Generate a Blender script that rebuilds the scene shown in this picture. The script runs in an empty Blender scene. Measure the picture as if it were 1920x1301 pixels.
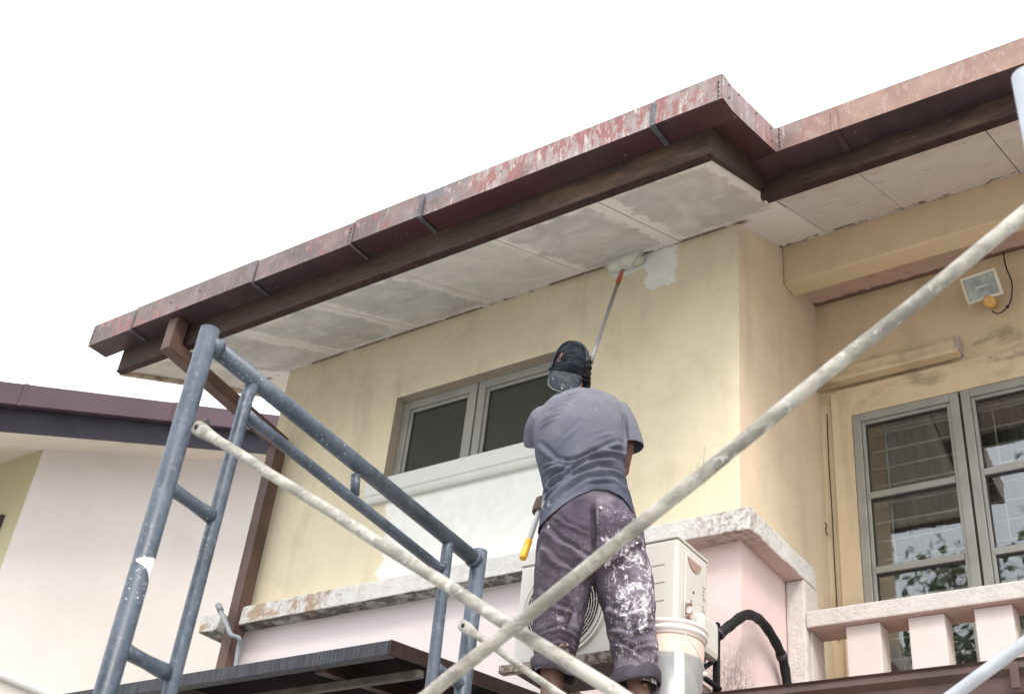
import bpy, bmesh, math, random
from mathutils import Vector, Matrix, noise
random.seed(7)
PI = math.pi
S = bpy.context.scene
COL = S.collection
V = Vector

# ---------------------------------------------------------------- camera
def basis(yaw, pitch, roll):
    f = V((math.sin(yaw)*math.cos(pitch), math.cos(yaw)*math.cos(pitch), math.sin(pitch)))
    r = V((math.cos(yaw), -math.sin(yaw), 0)); u = r.cross(f)
    return r*math.cos(roll)+u*math.sin(roll), -r*math.sin(roll)+u*math.cos(roll), f
CR, CU, CF = basis(-.66650134, .59240166, .11820042)
CP = V((0, -4.5, 1.5)); FPX = 2279.07
cam_d = bpy.data.cameras.new('camera'); cam = bpy.data.objects.new('camera', cam_d); COL.objects.link(cam)
cam_d.sensor_width = 36; cam_d.lens = 36*FPX/1920; cam_d.clip_start = .05; cam_d.clip_end = 2000
m = Matrix((CR, CU, -CF)).transposed().to_4x4(); m.translation = CP; cam.matrix_world = m
cam_d.dof.use_dof = True; cam_d.dof.focus_distance = 4.7; cam_d.dof.aperture_fstop = 8
S.camera = cam

# ---------------------------------------------------------------- overcast daylight
SUN_EL, SUN_AZ = math.radians(48), math.radians(138)      # azimuth clockwise from +Y
wd = bpy.data.worlds.new('World'); S.world = wd; wd.use_nodes = True
nt = wd.node_tree; nt.nodes.clear()
sky = nt.nodes.new('ShaderNodeTexSky'); sky.sky_type = 'NISHITA'; sky.sun_disc = False
sky.sun_elevation = SUN_EL; sky.sun_rotation = SUN_AZ; sky.dust_density = 4
b1 = nt.nodes.new('ShaderNodeBackground'); b1.inputs[1].default_value = .05
b2 = nt.nodes.new('ShaderNodeBackground'); b2.inputs[0].default_value = (.97, .98, 1, 1); b2.inputs[1].default_value = .66
ad = nt.nodes.new('ShaderNodeAddShader'); wo = nt.nodes.new('ShaderNodeOutputWorld')
nt.links.new(sky.outputs[0], b1.inputs[0]); nt.links.new(b1.outputs[0], ad.inputs[0]); nt.links.new(b2.outputs[0], ad.inputs[1])
nt.links.new(ad.outputs[0], wo.inputs[0])
sl = bpy.data.lights.new('sun', 'SUN'); sl.energy = 1.1; sl.angle = math.radians(18); sl.color = (1, .97, .92)
so = bpy.data.objects.new('sun', sl); COL.objects.link(so)
sd = V((math.sin(SUN_AZ)*math.cos(SUN_EL), math.cos(SUN_AZ)*math.cos(SUN_EL), math.sin(SUN_EL)))
so.rotation_euler = (-sd).to_track_quat('-Z', 'Y').to_euler()
vs = S.view_settings; vs.view_transform = 'Standard'; vs.look = 'None'; vs.gamma = 1; vs.exposure = 1.32; vs.use_curve_mapping = False
S.cycles.max_bounces = 8; S.cycles.diffuse_bounces = 5

# ---------------------------------------------------------------- measuring helper: the point where a sight line of the photo meets a plane of the place
def W(x, y, ax, val):
    d = CF*FPX + CR*(x-960) - CU*(y-650.5)
    return CP + d*((val-CP[ax])/d[ax])

# ---------------------------------------------------------------- node helper
class G:
    def __init__(s, name, rough=.8, metal=0, spec=.5):
        s.m = bpy.data.materials.new(name); s.m.use_nodes = True; s.t = s.m.node_tree
        s.b = s.t.nodes['Principled BSDF']; s.b.inputs['Roughness'].default_value = rough
        s.b.inputs['Metallic'].default_value = metal; s.b.inputs['Specular IOR Level'].default_value = spec
        g = s.t.nodes.new('ShaderNodeNewGeometry'); s.pos = g.outputs['Position']; s.nrm = g.outputs['Normal']
        x = s.t.nodes.new('ShaderNodeSeparateXYZ'); s.l(s.pos, x.inputs[0]); s.X, s.Y, s.Z = x.outputs
        s.bumps = None
    def l(s, a, b): s.t.links.new(a, b)
    def put(s, v, sock):
        if hasattr(v, 'links') or hasattr(v, 'is_linked'): s.l(v, sock)
        elif isinstance(v, (tuple, list)) and len(v) == 3 and sock.type == 'RGBA': sock.default_value = (*v, 1)
        else: sock.default_value = v
    def scale(s, vec, sc):
        n = s.t.nodes.new('ShaderNodeVectorMath'); n.operation = 'MULTIPLY'; s.l(vec, n.inputs[0]); n.inputs[1].default_value = sc; return n.outputs[0]
    def noise(s, sc, det=4, rough=.55, vec=None, stretch=None, dist=0, off=0):
        n = s.t.nodes.new('ShaderNodeTexNoise'); n.inputs['Scale'].default_value = sc; n.inputs['Detail'].default_value = det
        n.inputs['Roughness'].default_value = rough; n.inputs['Distortion'].default_value = dist
        v = vec or s.pos
        if stretch: v = s.scale(v, stretch)
        if off:
            a = s.t.nodes.new('ShaderNodeVectorMath'); a.operation = 'ADD'; s.l(v, a.inputs[0]); a.inputs[1].default_value = (off, off*.7, off*.3); v = a.outputs[0]
        s.l(v, n.inputs['Vector']); return n.outputs[0]
    def vor(s, sc, feat='F1', stretch=None):
        n = s.t.nodes.new('ShaderNodeTexVoronoi'); n.feature = feat; n.inputs['Scale'].default_value = sc
        s.l(s.scale(s.pos, stretch) if stretch else s.pos, n.inputs['Vector']); return n.outputs['Distance']
    def ma(s, op, a, b=0, c=0):
        n = s.t.nodes.new('ShaderNodeMath'); n.operation = op
        for i, v in enumerate((a, b, c)): s.put(v, n.inputs[i])
        return n.outputs[0]
    def st(s, v, lo, hi):      # smooth step, lo may be above hi
        n = s.t.nodes.new('ShaderNodeMapRange'); n.interpolation_type = 'SMOOTHSTEP'; s.put(v, n.inputs[0])
        inv = lo > hi
        n.inputs[1].default_value = min(lo, hi); n.inputs[2].default_value = max(lo, hi)
        n.inputs[3].default_value = 1 if inv else 0; n.inputs[4].default_value = 0 if inv else 1
        return n.outputs[0]
    def box(s, v, lo, hi, soft=.02): return s.ma('MULTIPLY', s.st(v, lo-soft, lo+soft), s.st(v, hi+soft, hi-soft))
    def mix(s, f, a, b):
        n = s.t.nodes.new('ShaderNodeMix'); n.data_type = 'RGBA'; s.put(f, n.inputs[0])
        s.put(a, n.inputs[6]); s.put(b, n.inputs[7]); return n.outputs[2]
    def mul(s, a, b): return s.ma('MULTIPLY', a, b)
    def bump(s, h, strength=.3, dist=.01):
        n = s.t.nodes.new('ShaderNodeBump'); n.inputs['Strength'].default_value = strength; n.inputs['Distance'].default_value = dist
        s.l(h, n.inputs['Height'])
        if s.bumps: s.l(s.bumps, n.inputs['Normal'])
        s.bumps = n.outputs[0]; s.l(n.outputs[0], s.b.inputs['Normal'])
    def col(s, c): s.put(c, s.b.inputs['Base Color']); return s
    def rgh(s, v): s.put(v, s.b.inputs['Roughness']); return s

def plain(name, c, rough=.7, metal=0, var=.12, sc=9, bump=0, spec=.5):
    g = G(name, rough, metal, spec)
    n = g.st(g.noise(sc, 5), .3, .7)
    g.col(g.mix(n, tuple(v*(1-var) for v in c), tuple(min(1, v*(1+var)) for v in c)))
    if bump: g.bump(g.noise(sc*12, 4), bump, .004)
    return g.m

# ---- plaster walls
def plaster(name, c, dirt=.25, dc=(.20, .17, .11)):
    g = G(name, .9, spec=.25)
    big = g.st(g.noise(1.3, 5, .6), .35, .7); mid = g.st(g.noise(6, 6, .65, off=3), .42, .75)
    streak = g.st(g.noise(3.0, 5, .6, stretch=(2.2, 2.2, .35), off=9), .52, .75)
    a = g.mix(g.mul(big, .5), c, tuple(v*.86 for v in c))
    a = g.mix(g.mul(mid, dirt), a, tuple(c[i]*.45+dc[i]*.4 for i in range(3)))
    a = g.mix(g.mul(streak, dirt*.8), a, dc)
    spots = g.st(g.noise(34, 3, .5, off=5), .74, .80)
    a = g.mix(g.mul(spots, .45), a, dc)
    g.bump(g.noise(55, 6, .7), .35, .006); g.bump(g.noise(5, 3), .25, .02)
    return g, a
g, a = plaster('front_wall_paint', (.67, .60, .43), .30, (.27, .235, .16))
e1 = g.ma('MULTIPLY', g.ma('SUBTRACT', g.noise(7, 5, .6, off=2), .5), .22)
Xw = g.ma('ADD', g.X, e1); Zw = g.ma('ADD', g.Z, e1)
m1 = g.mul(g.box(Xw, -4.27, -2.98, .015), g.st(Zw, 4.62, 4.56))                 # primer rolled under the window
e2 = g.ma('MULTIPLY', g.ma('SUBTRACT', g.noise(15, 6, .68, off=12), .5), .15)
X2 = g.ma('ADD', g.X, e2); Z2 = g.ma('ADD', g.Z, e2)
skew = g.ma('ADD', X2, g.ma('MULTIPLY', g.ma('SUBTRACT', g.Z, 5.6), -.12))
m2 = g.mul(g.box(X2, -2.685, -2.50, .008), g.st(g.ma('ADD', Z2, g.ma('MULTIPLY', g.ma('ADD', g.X, 2.6), .15)), 5.45, 5.465))
m3 = g.mul(g.box(X2, -2.90, -2.50, .02), g.st(Z2, 5.60, 5.62))
white = g.ma('MAXIMUM', g.ma('MAXIMUM', m1, m2), m3)
scuff = g.mul(g.box(X2, -2.36, -2.26, .03), g.mul(g.box(g.Z, 4.20, 4.42, .06), g.st(g.noise(26, 5, .7, stretch=(2, 1, .5)), .48, .6)))
a = g.mix(g.mul(scuff, .5), a, (.30, .31, .28))
w2 = g.mix(g.st(g.noise(14, 5), .35, .7), (.70, .71, .67), (.76, .77, .74))
a = g.mix(g.mul(white, .97), a, w2)
M_FRONT = g.col(a).m
g, a = plaster('recess_side_wall_paint', (.67, .56, .41), .24, (.3, .22, .14)); M_SIDE = g.col(a).m
g, a = plaster('balcony_wall_paint', (.65, .53, .36), .42, (.26, .20, .11))
tr = g.mul(g.box(g.X, -2.2, -.2, .05), g.mul(g.box(g.Z, 5.10, 5.42, .09), g.st(g.noise(4, 4, .6, stretch=(1, 1, 2.5)), .5, .66)))
M_BACK = g.col(g.mix(g.mul(tr, .55), a, (.17, .14, .09))).m
g, a = plaster('beam_paint', (.66, .525, .35), .18, (.34, .22, .1)); M_BEAM = g.col(a).m
g, a = plaster('pink_wall_paint', (.68, .54, .52), .12, (.3, .22, .2))
mould = g.mul(g.mul(g.box(g.X, -2.3, -2.0, .06), g.st(g.Z, 3.48, 3.22)), g.mul(g.st(g.Y, .22, .02), g.st(g.noise(60, 6, .75, stretch=(1.6, 1.6, .7)), .42, .58)))
pale = g.st(g.X, -2.5, -3.2)
a = g.mix(g.mul(pale, .7), a, (.65, .61, .615))
M_PINK = g.col(g.mix(g.mul(mould, .75), a, (.16, .13, .12))).m
g, a = plaster('neighbour_wall_paint', (.70, .66, .62), .06, (.4, .34, .3)); M_NPINK = g.col(a).m
g, a = plaster('neighbour_front_paint', (.50, .47, .30), .15, (.3, .28, .18)); M_NFRONT = g.col(a).m

def ledge_mat(name, base, grime):
    g = G(name, .92, spec=.2)
    n1 = g.st(g.noise(4.5, 6, .7), .46, .56); n2 = g.st(g.noise(16, 6, .75, off=4, stretch=(1, 1, 1.6)), .46, .58)
    n3 = g.st(g.noise(55, 5, .7, off=8), .5, .62)
    a = g.mix(g.mul(n2, .3), base, tuple(v*.7 for v in base))
    wl = g.st(g.X, -4.2, -4.5)                                  # left end: the paint is gone
    bare = g.mul(n1, g.ma('ADD', g.mul(wl, .85), grime))
    a = g.mix(bare, a, (.34, .24, .16))
    a = g.mix(g.mul(n3, g.ma('ADD', g.mul(wl, .4), grime*.5)), a, (.17, .14, .11))
    g.bump(g.noise(38, 6, .75), .7, .012); g.bump(n1, .3, .006)
    return g, a
g, a = ledge_mat('weathered_ledge', (.60, .595, .57), .05)
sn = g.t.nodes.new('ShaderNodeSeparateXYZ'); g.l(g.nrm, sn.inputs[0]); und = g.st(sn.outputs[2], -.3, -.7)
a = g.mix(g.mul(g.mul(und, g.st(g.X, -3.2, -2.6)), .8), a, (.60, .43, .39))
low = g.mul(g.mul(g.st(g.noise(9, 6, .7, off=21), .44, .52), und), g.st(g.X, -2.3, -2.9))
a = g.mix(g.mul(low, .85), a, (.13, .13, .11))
corner = g.mul(g.mul(g.box(g.X, -2.3, -2.0, .08), g.st(g.Y, .25, -.05)), g.st(g.noise(30, 6, .75, off=31), .44, .6))
a = g.mix(g.mul(corner, .75), a, (.24, .18, .14))
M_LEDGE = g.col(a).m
g, a = ledge_mat('balcony_rail_paint', (.60, .56, .53), .05)
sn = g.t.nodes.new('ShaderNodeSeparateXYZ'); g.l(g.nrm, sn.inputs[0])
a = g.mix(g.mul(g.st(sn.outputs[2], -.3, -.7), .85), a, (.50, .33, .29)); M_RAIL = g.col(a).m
M_BAL = plaster('baluster_paint', (.62, .55, .52), .1, (.3, .24, .22)); M_BAL = M_BAL[0].col(M_BAL[1]).m
g, a = plaster('window_sill_paint', (.62, .63, .60), .12, (.4, .4, .38)); M_SILL = g.col(a).m
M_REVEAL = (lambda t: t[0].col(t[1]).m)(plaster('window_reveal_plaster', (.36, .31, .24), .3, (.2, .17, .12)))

# ---- soffit boards
g = G('soffit_board', .88, spec=.3)
smear = g.noise(3.2, 6, .62, dist=1.2, stretch=(1, .8, 1)); fine = g.noise(17, 5, .65, off=7, stretch=(1, 2.2, 1))
u = g.ma('DIVIDE', g.ma('ADD', g.X, 1.87+.605*20), .605)
fr = g.ma('ABSOLUTE', g.ma('SUBTRACT', g.ma('FRACT', u), .5))                 # .5 on a joint
wob = g.ma('MULTIPLY', g.ma('SUBTRACT', g.noise(8, 6, .66, off=3), .5), .36)
strip = g.st(g.ma('ADD', fr, wob), .385, .43)
edge = g.ma('MAXIMUM', g.st(g.ma('ADD', g.Y, g.ma('MULTIPLY', wob, .5)), -.085, -.04), g.st(g.ma('ADD', g.Y, wob), -.80, -.85))
left = g.st(g.X, -1.86, -1.88)
strip = g.mul(g.ma('MAXIMUM', strip, edge), g.ma('ADD', g.mul(left, .75), .2))
base = g.mix(g.st(smear, .35, .68), (.46, .46, .455), (.63, .63, .63))
warm = g.st(g.X, -2.5, -1.4)
base = g.mix(g.mul(warm, .65), base, (.60, .51, .465))
a = g.mix(strip, base, (.74, .73, .71))
fresh = g.mul(g.box(g.ma('ADD', g.X, g.ma('MULTIPLY', wob, .4)), -3.72, -3.10, .03), .85)
a = g.mix(fresh, a, g.mix(g.st(smear, .4, .65), (.60, .60, .57), (.68, .67, .64)))
chips = g.mul(g.st(g.noise(6, 4, .5, off=15, stretch=(1, 3, 1)), .63, .66), .65)
a = g.mix(chips, a, (.66, .63, .59))
dk = g.mul(g.mul(g.st(g.noise(9, 6, .7, stretch=(1, 3, 1), off=40), .58, .68), warm), .45)
a = g.mix(dk, a, (.22, .18, .17))
ye = g.mul(g.st(g.X, -5.35, -5.6), .3); a = g.mix(ye, a, (.55, .44, .28))
# flaked brown line where the boards meet the plaster
fl = g.mul(g.box(g.Y, -.035, .02, .012), g.mul(g.st(g.ma('ADD', g.noise(5, 5, .7, off=50), g.ma('MULTIPLY', g.ma('SUBTRACT', g.noise(40, 4, .7), .5), .25)), .44, .48), g.st(g.X, -2.05, -2.12)))
fl2 = g.mul(g.box(g.Y, .515, .56, .012), g.st(g.noise(14, 5, .7, off=60), .5, .56))
a = g.mix(g.mul(g.ma('MAXIMUM', fl, fl2), .9), a, (.15, .09, .06))
g.bump(fine, .25, .006); g.bump(strip, .3, .003)
M_SOFFIT = g.col(a).m
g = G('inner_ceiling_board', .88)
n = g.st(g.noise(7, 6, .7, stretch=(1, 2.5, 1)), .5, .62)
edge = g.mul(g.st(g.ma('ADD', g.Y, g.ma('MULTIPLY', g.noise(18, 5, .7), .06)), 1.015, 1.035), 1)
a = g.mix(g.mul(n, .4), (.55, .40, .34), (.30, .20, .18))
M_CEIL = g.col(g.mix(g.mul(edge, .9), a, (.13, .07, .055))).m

# ---- timber fascia
g = G('fascia_timber', .62, spec=0.25)
n = g.st(g.noise(1.6, 5, .6, stretch=(1, 1, 3), off=6), .45, .72); k = g.noise(22, 5, .6, stretch=(.25, .25, 3))
a = g.mix(g.st(k, .3, .7), (.026, .018, .015), (.055, .035, .025))
worn = g.mul(n, g.st(g.X, -4.4, -2.2))
a = g.mix(g.mul(worn, .65), a, (.19, .115, .072))
a = g.mix(g.mul(g.st(g.noise(40, 5, .7, off=9), .66, .7), .5), a, (.3, .25, .2))
g.bump(k, .25, .004); M_FASCIA = g.col(a).m

# ---- flaking gutter
g = G('flaking_gutter_paint', .55)
zone = g.noise(.9, 3, .5, off=2.2)
drip = g.noise(17, 8, .75, stretch=(1.1, 1.1, .4), off=1); drip2 = g.noise(26, 8, .78, stretch=(1.3, 1.3, .4), off=13)
cloud = g.noise(4.5, 6, .65, off=17)
under = g.mix(g.st(cloud, .35, .7), (.10, .074, .072), (.18, .13, .122))
tanR = g.st(g.X, -1.75, -1.45)
under = g.mix(tanR, under, g.mix(g.st(cloud, .3, .7), (.21, .130, .098), (.295, .190, .148)))
pinkW = g.mul(g.box(g.X, -3.3, -1.66, .3), g.st(g.noise(3, 5, .6, off=44), .36, .56))
under = g.mix(g.mul(pinkW, .75), under, (.33, .275, .262))
lipd = g.mul(g.ma('MAXIMUM', g.mul(g.st(g.Z, 5.585, 5.612), g.st(g.Y, -.9, -1.0)), g.st(g.Z, 5.73, 5.76)), g.st(g.noise(28, 6, .75, stretch=(1, 1, .5), off=90), .44, .58))
grey = g.mul(g.st(g.noise(3.4, 5, .6, off=23), .56, .64), g.st(g.X, -2.6, -3.6))
under = g.mix(g.mul(grey, .6), under, (.15, .15, .18))
redm = g.mul(g.st(g.ma('ADD', drip, g.ma('MULTIPLY', g.ma('SUBTRACT', zone, .5), .6)), .51, .56), 1)
redq = g.mul(redm, g.ma('ADD', g.mul(g.st(g.X, -1.5, -2.0), .55), .35))
a = g.mix(redq, under, g.mix(g.st(drip2, .4, .6), (.19, .058, .052), (.27, .115, .10)))
whm = g.mul(g.st(drip2, .555, .60), g.ma('ADD', g.mul(g.box(g.X, -3.3, -1.7, .3), .75), .25))
a = g.mix(g.mul(whm, .9), a, (.44, .41, .39))
a = g.mix(g.mul(lipd, .6), a, (.13, .11, .105))
rust = g.mul(g.st(g.noise(16, 6, .7, off=70), .65, .7), .7); a = g.mix(rust, a, (.16, .10, .09))
g.bump(redm, .35, .002); g.bump(whm, .4, .002)
M_GUT = g.col(a).m
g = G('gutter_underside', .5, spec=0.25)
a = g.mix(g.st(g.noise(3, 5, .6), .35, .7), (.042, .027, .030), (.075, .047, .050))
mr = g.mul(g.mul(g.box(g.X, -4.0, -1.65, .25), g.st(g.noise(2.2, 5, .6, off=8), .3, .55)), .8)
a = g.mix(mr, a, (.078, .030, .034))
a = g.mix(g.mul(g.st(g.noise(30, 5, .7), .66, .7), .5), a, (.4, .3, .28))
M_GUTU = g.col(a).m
M_STRAP = plain('gutter_strap_metal', (.10, .10, .115), .5, .3, .3, 20)
M_RIVET = plain('rivet_dark', (.03, .025, .025), .5)

M_PIPE = plain('downpipe_brown', (.095, .056, .044), .5, 0, .25, 5, .1, .3)
M_NGUT = plain('neighbour_gutter_brown', (.085, .052, .064), .42, 0, .08, 2, 0, .35)
M_NFAS = plain('neighbour_fascia_dark', (.024, .02, .03), .55, 0, .2, 6, .1, .3)
M_NSOF = plain('neighbour_soffit', (.66, .58, .5), .9, 0, .05, 3)
M_NDARK = plain('dark_frame', (.03, .022, .025), .5)
M_TRIM = (lambda g: g.col(g.mix(g.st(g.noise(12, 6, .75), .45, .6), (.50, .42, .30), (.20, .15, .10))).m)(G('weathered_trim', .9))
M_PORCH = plain('porch_gutter_brown', (.082, .050, .044), .45, 0, .25, 4, .05, .35)
M_PVC = plain('grey_pvc', (.21, .24, .26), .4, 0, .1, 12)
M_ALU = plain('window_aluminium', (.315, .315, .285), .42, .25, .1, 6)
M_ALUD = plain('window_gasket', (.02, .02, .02), .6)
M_GRILLE = plain('grille_cream', (.80, .76, .62), .5, 0, .08)
M_ROOM = plain('room_dark', (.06, .052, .045), .95)
M_TILE = plain('roof_tile', (.22, .09, .06), .8, 0, .25, 5)
g = G('curtain_cloth', .9); n = g.noise(9, 4, .6, stretch=(2.6, 1, .08)); M_CURT = g.col(g.mix(g.st(n, .3, .7), (.11, .105, .09), (.26, .24, .21))).m

def glass(name, tint, dens, refl):
    m = bpy.data.materials.new(name); m.use_nodes = True; t = m.node_tree; t.nodes.clear()
    o = t.nodes.new('ShaderNodeOutputMaterial'); gl = t.nodes.new('ShaderNodeBsdfGlossy'); gl.inputs['Roughness'].default_value = .012
    tr = t.nodes.new('ShaderNodeBsdfTransparent'); tr.inputs[0].default_value = (*tint, 1)
    df = t.nodes.new('ShaderNodeBsdfDiffuse'); df.inputs[0].default_value = (.075, .08, .068, 1)
    mx = t.nodes.new('ShaderNodeMixShader'); mx.inputs[0].default_value = dens
    fr = t.nodes.new('ShaderNodeFresnel'); fr.inputs[0].default_value = 1.5
    mm = t.nodes.new('ShaderNodeMath'); mm.operation = 'MULTIPLY'; mm.inputs[1].default_value = refl
    m2 = t.nodes.new('ShaderNodeMixShader')
    no = t.nodes.new('ShaderNodeTexNoise'); no.inputs['Scale'].default_value = 5
    bu = t.nodes.new('ShaderNodeBump'); bu.inputs['Strength'].default_value = .015; bu.inputs['Distance'].default_value = .01
    t.links.new(no.outputs[0], bu.inputs['Height']); t.links.new(bu.outputs[0], gl.inputs['Normal'])
    L = t.links.new; L(tr.outputs[0], mx.inputs[1]); L(df.outputs[0], mx.inputs[2]); L(fr.outputs[0], mm.inputs[0]); L(mm.outputs[0], m2.inputs[0])
    L(mx.outputs[0], m2.inputs[1]); L(gl.outputs[0], m2.inputs[2]); L(m2.outputs[0], o.inputs[0]); return m
M_GLASS1 = glass('tinted_window_glass', (.55, .58, .5), .72, .5)
M_GLASS2 = glass('clear_window_glass', (.85, .87, .85), .04, 3.3)

# ---- scaffold
g = G('blue_grey_scaffold_paint', .38, 0, spec=0.45)
n = g.noise(10, 6, .7)
a = g.mix(g.st(n, .35, .68), (.028, .040, .056), (.068, .088, .114))
a = g.mix(g.mul(g.st(g.noise(70, 5, .75, off=3), .54, .66), .35), a, (.22, .255, .29))
a = g.mix(g.mul(g.st(g.noise(3, 4, .6, off=5), .58, .68), .6), a, (.085, .065, .08))
sp = g.ma('MAXIMUM', g.st(g.vor(95), .17, .10), g.st(g.vor(48), .085, .05))
sp = g.mul(g.mul(sp, g.st(g.noise(5, 3, off=8), .52, .62)), .8)
a = g.mix(sp, a, (.72, .72, .70))
rn = g.mul(g.st(g.noise(13, 6, .75, off=77), .68, .71), .8); a = g.mix(rn, a, (.18, .08, .05))
g.bump(g.noise(90, 4), .25, .002); g.bump(n, .2, .003); g.rgh(g.mix(g.st(n, .3, .7), (.3,)*3, (.55,)*3)); M_SCAF = g.col(a).m
g = G('paint_splashed_steel', .55, 0)
n = g.noise(14, 7, .75, dist=.4, stretch=(.45, 1, 1)); n2 = g.noise(45, 6, .75, off=5)
a = g.mix(g.st(n, .40, .60), (.19, .18, .15), (.40, .385, .335))
a = g.mix(g.mul(g.st(g.noise(26, 7, .8, off=31, stretch=(.4, 1, 1)), .54, .66), .6), a, (.13, .12, .10))
a = g.mix(g.mul(g.st(n2, .58, .64), .7), a, (.62, .61, .56))
a = g.mix(g.mul(g.st(g.noise(22, 6, .7, off=60), .64, .68), .8), a, (.14, .075, .045))
g.bump(n, .5, .004); M_BRACE = g.col(a).m
M_STEEL = plain('grey_galvanised_steel', (.42, .45, .48), .42, .3, .15, 14, .1)
M_SPLAT = plain('white_paint_splash', (.72, .72, .68), .6)
g = G('plank_timber', .85); g.col(g.mix(g.st(g.noise(6, 6, .7, stretch=(.3, 3, 3)), .3, .7), (.24, .16, .10), (.36, .27, .18))); M_PLANK = g.m

# ---- canopy
g = G('canopy_edge_metal', .5, .2)
n = g.noise(30, 5, .7, stretch=(4, 1, .3)); g.col(g.mix(g.st(n, .4, .7), (.022, .024, .029), (.058, .062, .07))); M_CEDGE = g.m; g.b.inputs['Specular IOR Level'].default_value = .3
M_CSHEET = plain('canopy_sheet_dark', (.012, .011, .010), .9, 0, .3, 3, 0, .03)
M_CFRAME = plain('canopy_frame_brown', (.032, .018, .016), .5, 0, .25, 20, .2, .25)
M_CPALE = plain('canopy_pale_strip', (.08, .074, .058), .8, 0, .3, 10)

# ---- person
g = G('grey_cotton_shirt', .95, spec=.06)
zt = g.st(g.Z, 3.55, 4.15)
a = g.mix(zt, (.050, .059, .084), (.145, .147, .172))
a = g.mix(g.mul(g.st(g.noise(5, 6, .65), .4, .7), .4), a, (.21, .212, .245))
a = g.mix(g.mul(g.st(g.noise(11, 6, .7, off=4), .5, .68), .3), a, (.085, .095, .14))
dust = g.mul(g.st(g.noise(40, 6, .8, off=9), .62, .70), .4); a = g.mix(dust, a, (.5, .5, .52))
blot = g.mul(g.mul(g.st(g.Z, 3.70, 3.62), g.st(g.X, -2.34, -2.42)), g.st(g.noise(22, 6, .7, off=33), .53, .6)); a = g.mix(g.mul(blot, .7), a, (.55, .58, .6))
g.bump(g.noise(260, 3), .15, .001); g.bump(g.noise(18, 4, .55, dist=.8), .35, .008)
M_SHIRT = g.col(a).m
g = G('splattered_work_trousers', .95, spec=.06)
a = g.mix(g.st(g.noise(6, 5, .6), .35, .7), (.058, .048, .062), (.115, .096, .118))
side = g.ma('ADD', g.mul(g.st(g.X, -2.26, -2.12), .085), g.mul(g.st(g.Z, 3.50, 3.30), .03))
s1 = g.st(g.ma('ADD', g.noise(9, 9, .78, dist=.9, stretch=(1, 1, .7)), side), .635, .675)
s2 = g.st(g.ma('ADD', g.noise(40, 7, .72, off=6, dist=1.8), g.ma('MULTIPLY', side, .8)), .67, .71)
s3 = g.st(g.vor(85), .11, .07); s3 = g.mul(s3, g.st(g.noise(8, 3, off=2), .52, .62))
s = g.ma('MAXIMUM', g.ma('MAXIMUM', g.mul(s1, g.st(g.noise(70, 5, .8, off=14), .40, .56)), s2), s3)
a = g.mix(g.mul(g.st(g.ma('ADD', g.noise(9, 6, .7, off=19), side), .56, .68), .35), a, (.30, .27, .33))
a = g.mix(g.mul(s, .9), a, (.66, .64, .66))
pk = g.mul(g.mul(g.st(g.noise(24, 5, .7, off=81), .62, .66), g.st(g.Z, 3.25, 3.1)), .6); a = g.mix(pk, a, (.6, .38, .3))
g.bump(g.noise(240, 3), .15, .001); g.bump(s, .4, .002); g.bump(g.noise(16, 5, .6, dist=1.2, stretch=(1, 1, 1.8)), .6, .012); M_TROU = g.col(a).m
M_BELT = plain('dark_cuff_lining', (.045, .038, .052), .9, 0, .25, 25)
g = G('skin_dark_brown', .5); g.col(g.mix(g.st(g.noise(25, 4), .3, .7), (.095, .048, .032), (.155, .08, .055))); g.bump(g.noise(160, 4), .2, .001)
g.b.inputs['Subsurface Weight'].default_value = .05; M_SKIN = g.m
g = G('black_hair', .75, spec=0.1); g.col((.012, .010, .010)); g.bump(g.noise(140, 4), .8, .006); M_HAIR = g.m
g = G('faded_black_cap', .95, spec=.08)
a = g.mix(g.st(g.noise(14, 5, .65, stretch=(1, 1, 2)), .4, .68), (.006, .007, .010), (.024, .029, .037))
a = g.mix(g.mul(g.st(g.noise(38, 6, .7, off=5), .64, .68), .5), a, (.45, .47, .5)); g.bump(g.noise(200, 3), .25, .001); M_CAP = g.col(a).m
g = G('grey_cap_panel', .95, spec=.08); a = g.mix(g.st(g.noise(20, 5, .65), .35, .68), (.032, .038, .045), (.066, .074, .082))
a = g.mix(g.mul(g.st(g.noise(48, 6, .75, off=8), .6, .66), .6), a, (.42, .43, .42)); g.bump(g.noise(180, 3), .25, .001); M_BRIM = g.col(a).m
M_PIPING = plain('cap_piping', (.22, .235, .24), .8)
M_CAPLOGO = plain('cap_emblem_pink', (.22, .13, .125), .8)
M_ROLLER = (lambda g: (g.bump(g.noise(60, 5, .7), 1, .01), g.col(g.mix(g.st(g.noise(14, 4), .35, .65), (.55, .55, .47), (.66, .66, .60))).m)[1])(G('loaded_roller_sleeve', .7))
M_RED = plain('red_plastic', (.42, .07, .03), .4, 0, .3, 30)
M_POLE = plain('pole_white', (.62, .62, .63), .35, .2, .06)
M_POLED = plain('pole_grey', (.30, .29, .31), .4, .3, .12, 14)
M_YEL = plain('yellow_plastic', (.70, .38, .02), .35, 0, .06)
M_BLACK = plain('black_rubber', (.010, .010, .012), .6, 0, .3, 25, .2, .25)
M_AC = plain('off_white_metal', (.55, .535, .49), .42, 0, .04, 3)
M_ACD = plain('recess_shade_grey', (.40, .34, .31), .6, 0, .05)
M_HOLE = plain('dark_hollow', (.01, .01, .01), .8)
M_BRASS = (lambda g: g.col(g.mix(g.st(g.noise(45, 5, .7), .45, .55), (.22, .10, .07), (.62, .58, .55))).m)(G('stained_brass_valve', .5, .2))
M_BUCK = plain('bucket_plastic_white', (.74, .68, .64), .35, 0, .05, 4)
SX0, BZ = -2.018, 3.085
g = G('bucket_milky_side', .3)
a = g.mix(g.st(g.noise(8, 4), .4, .7), (.20, .205, .205), (.27, .27, .265))
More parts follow.
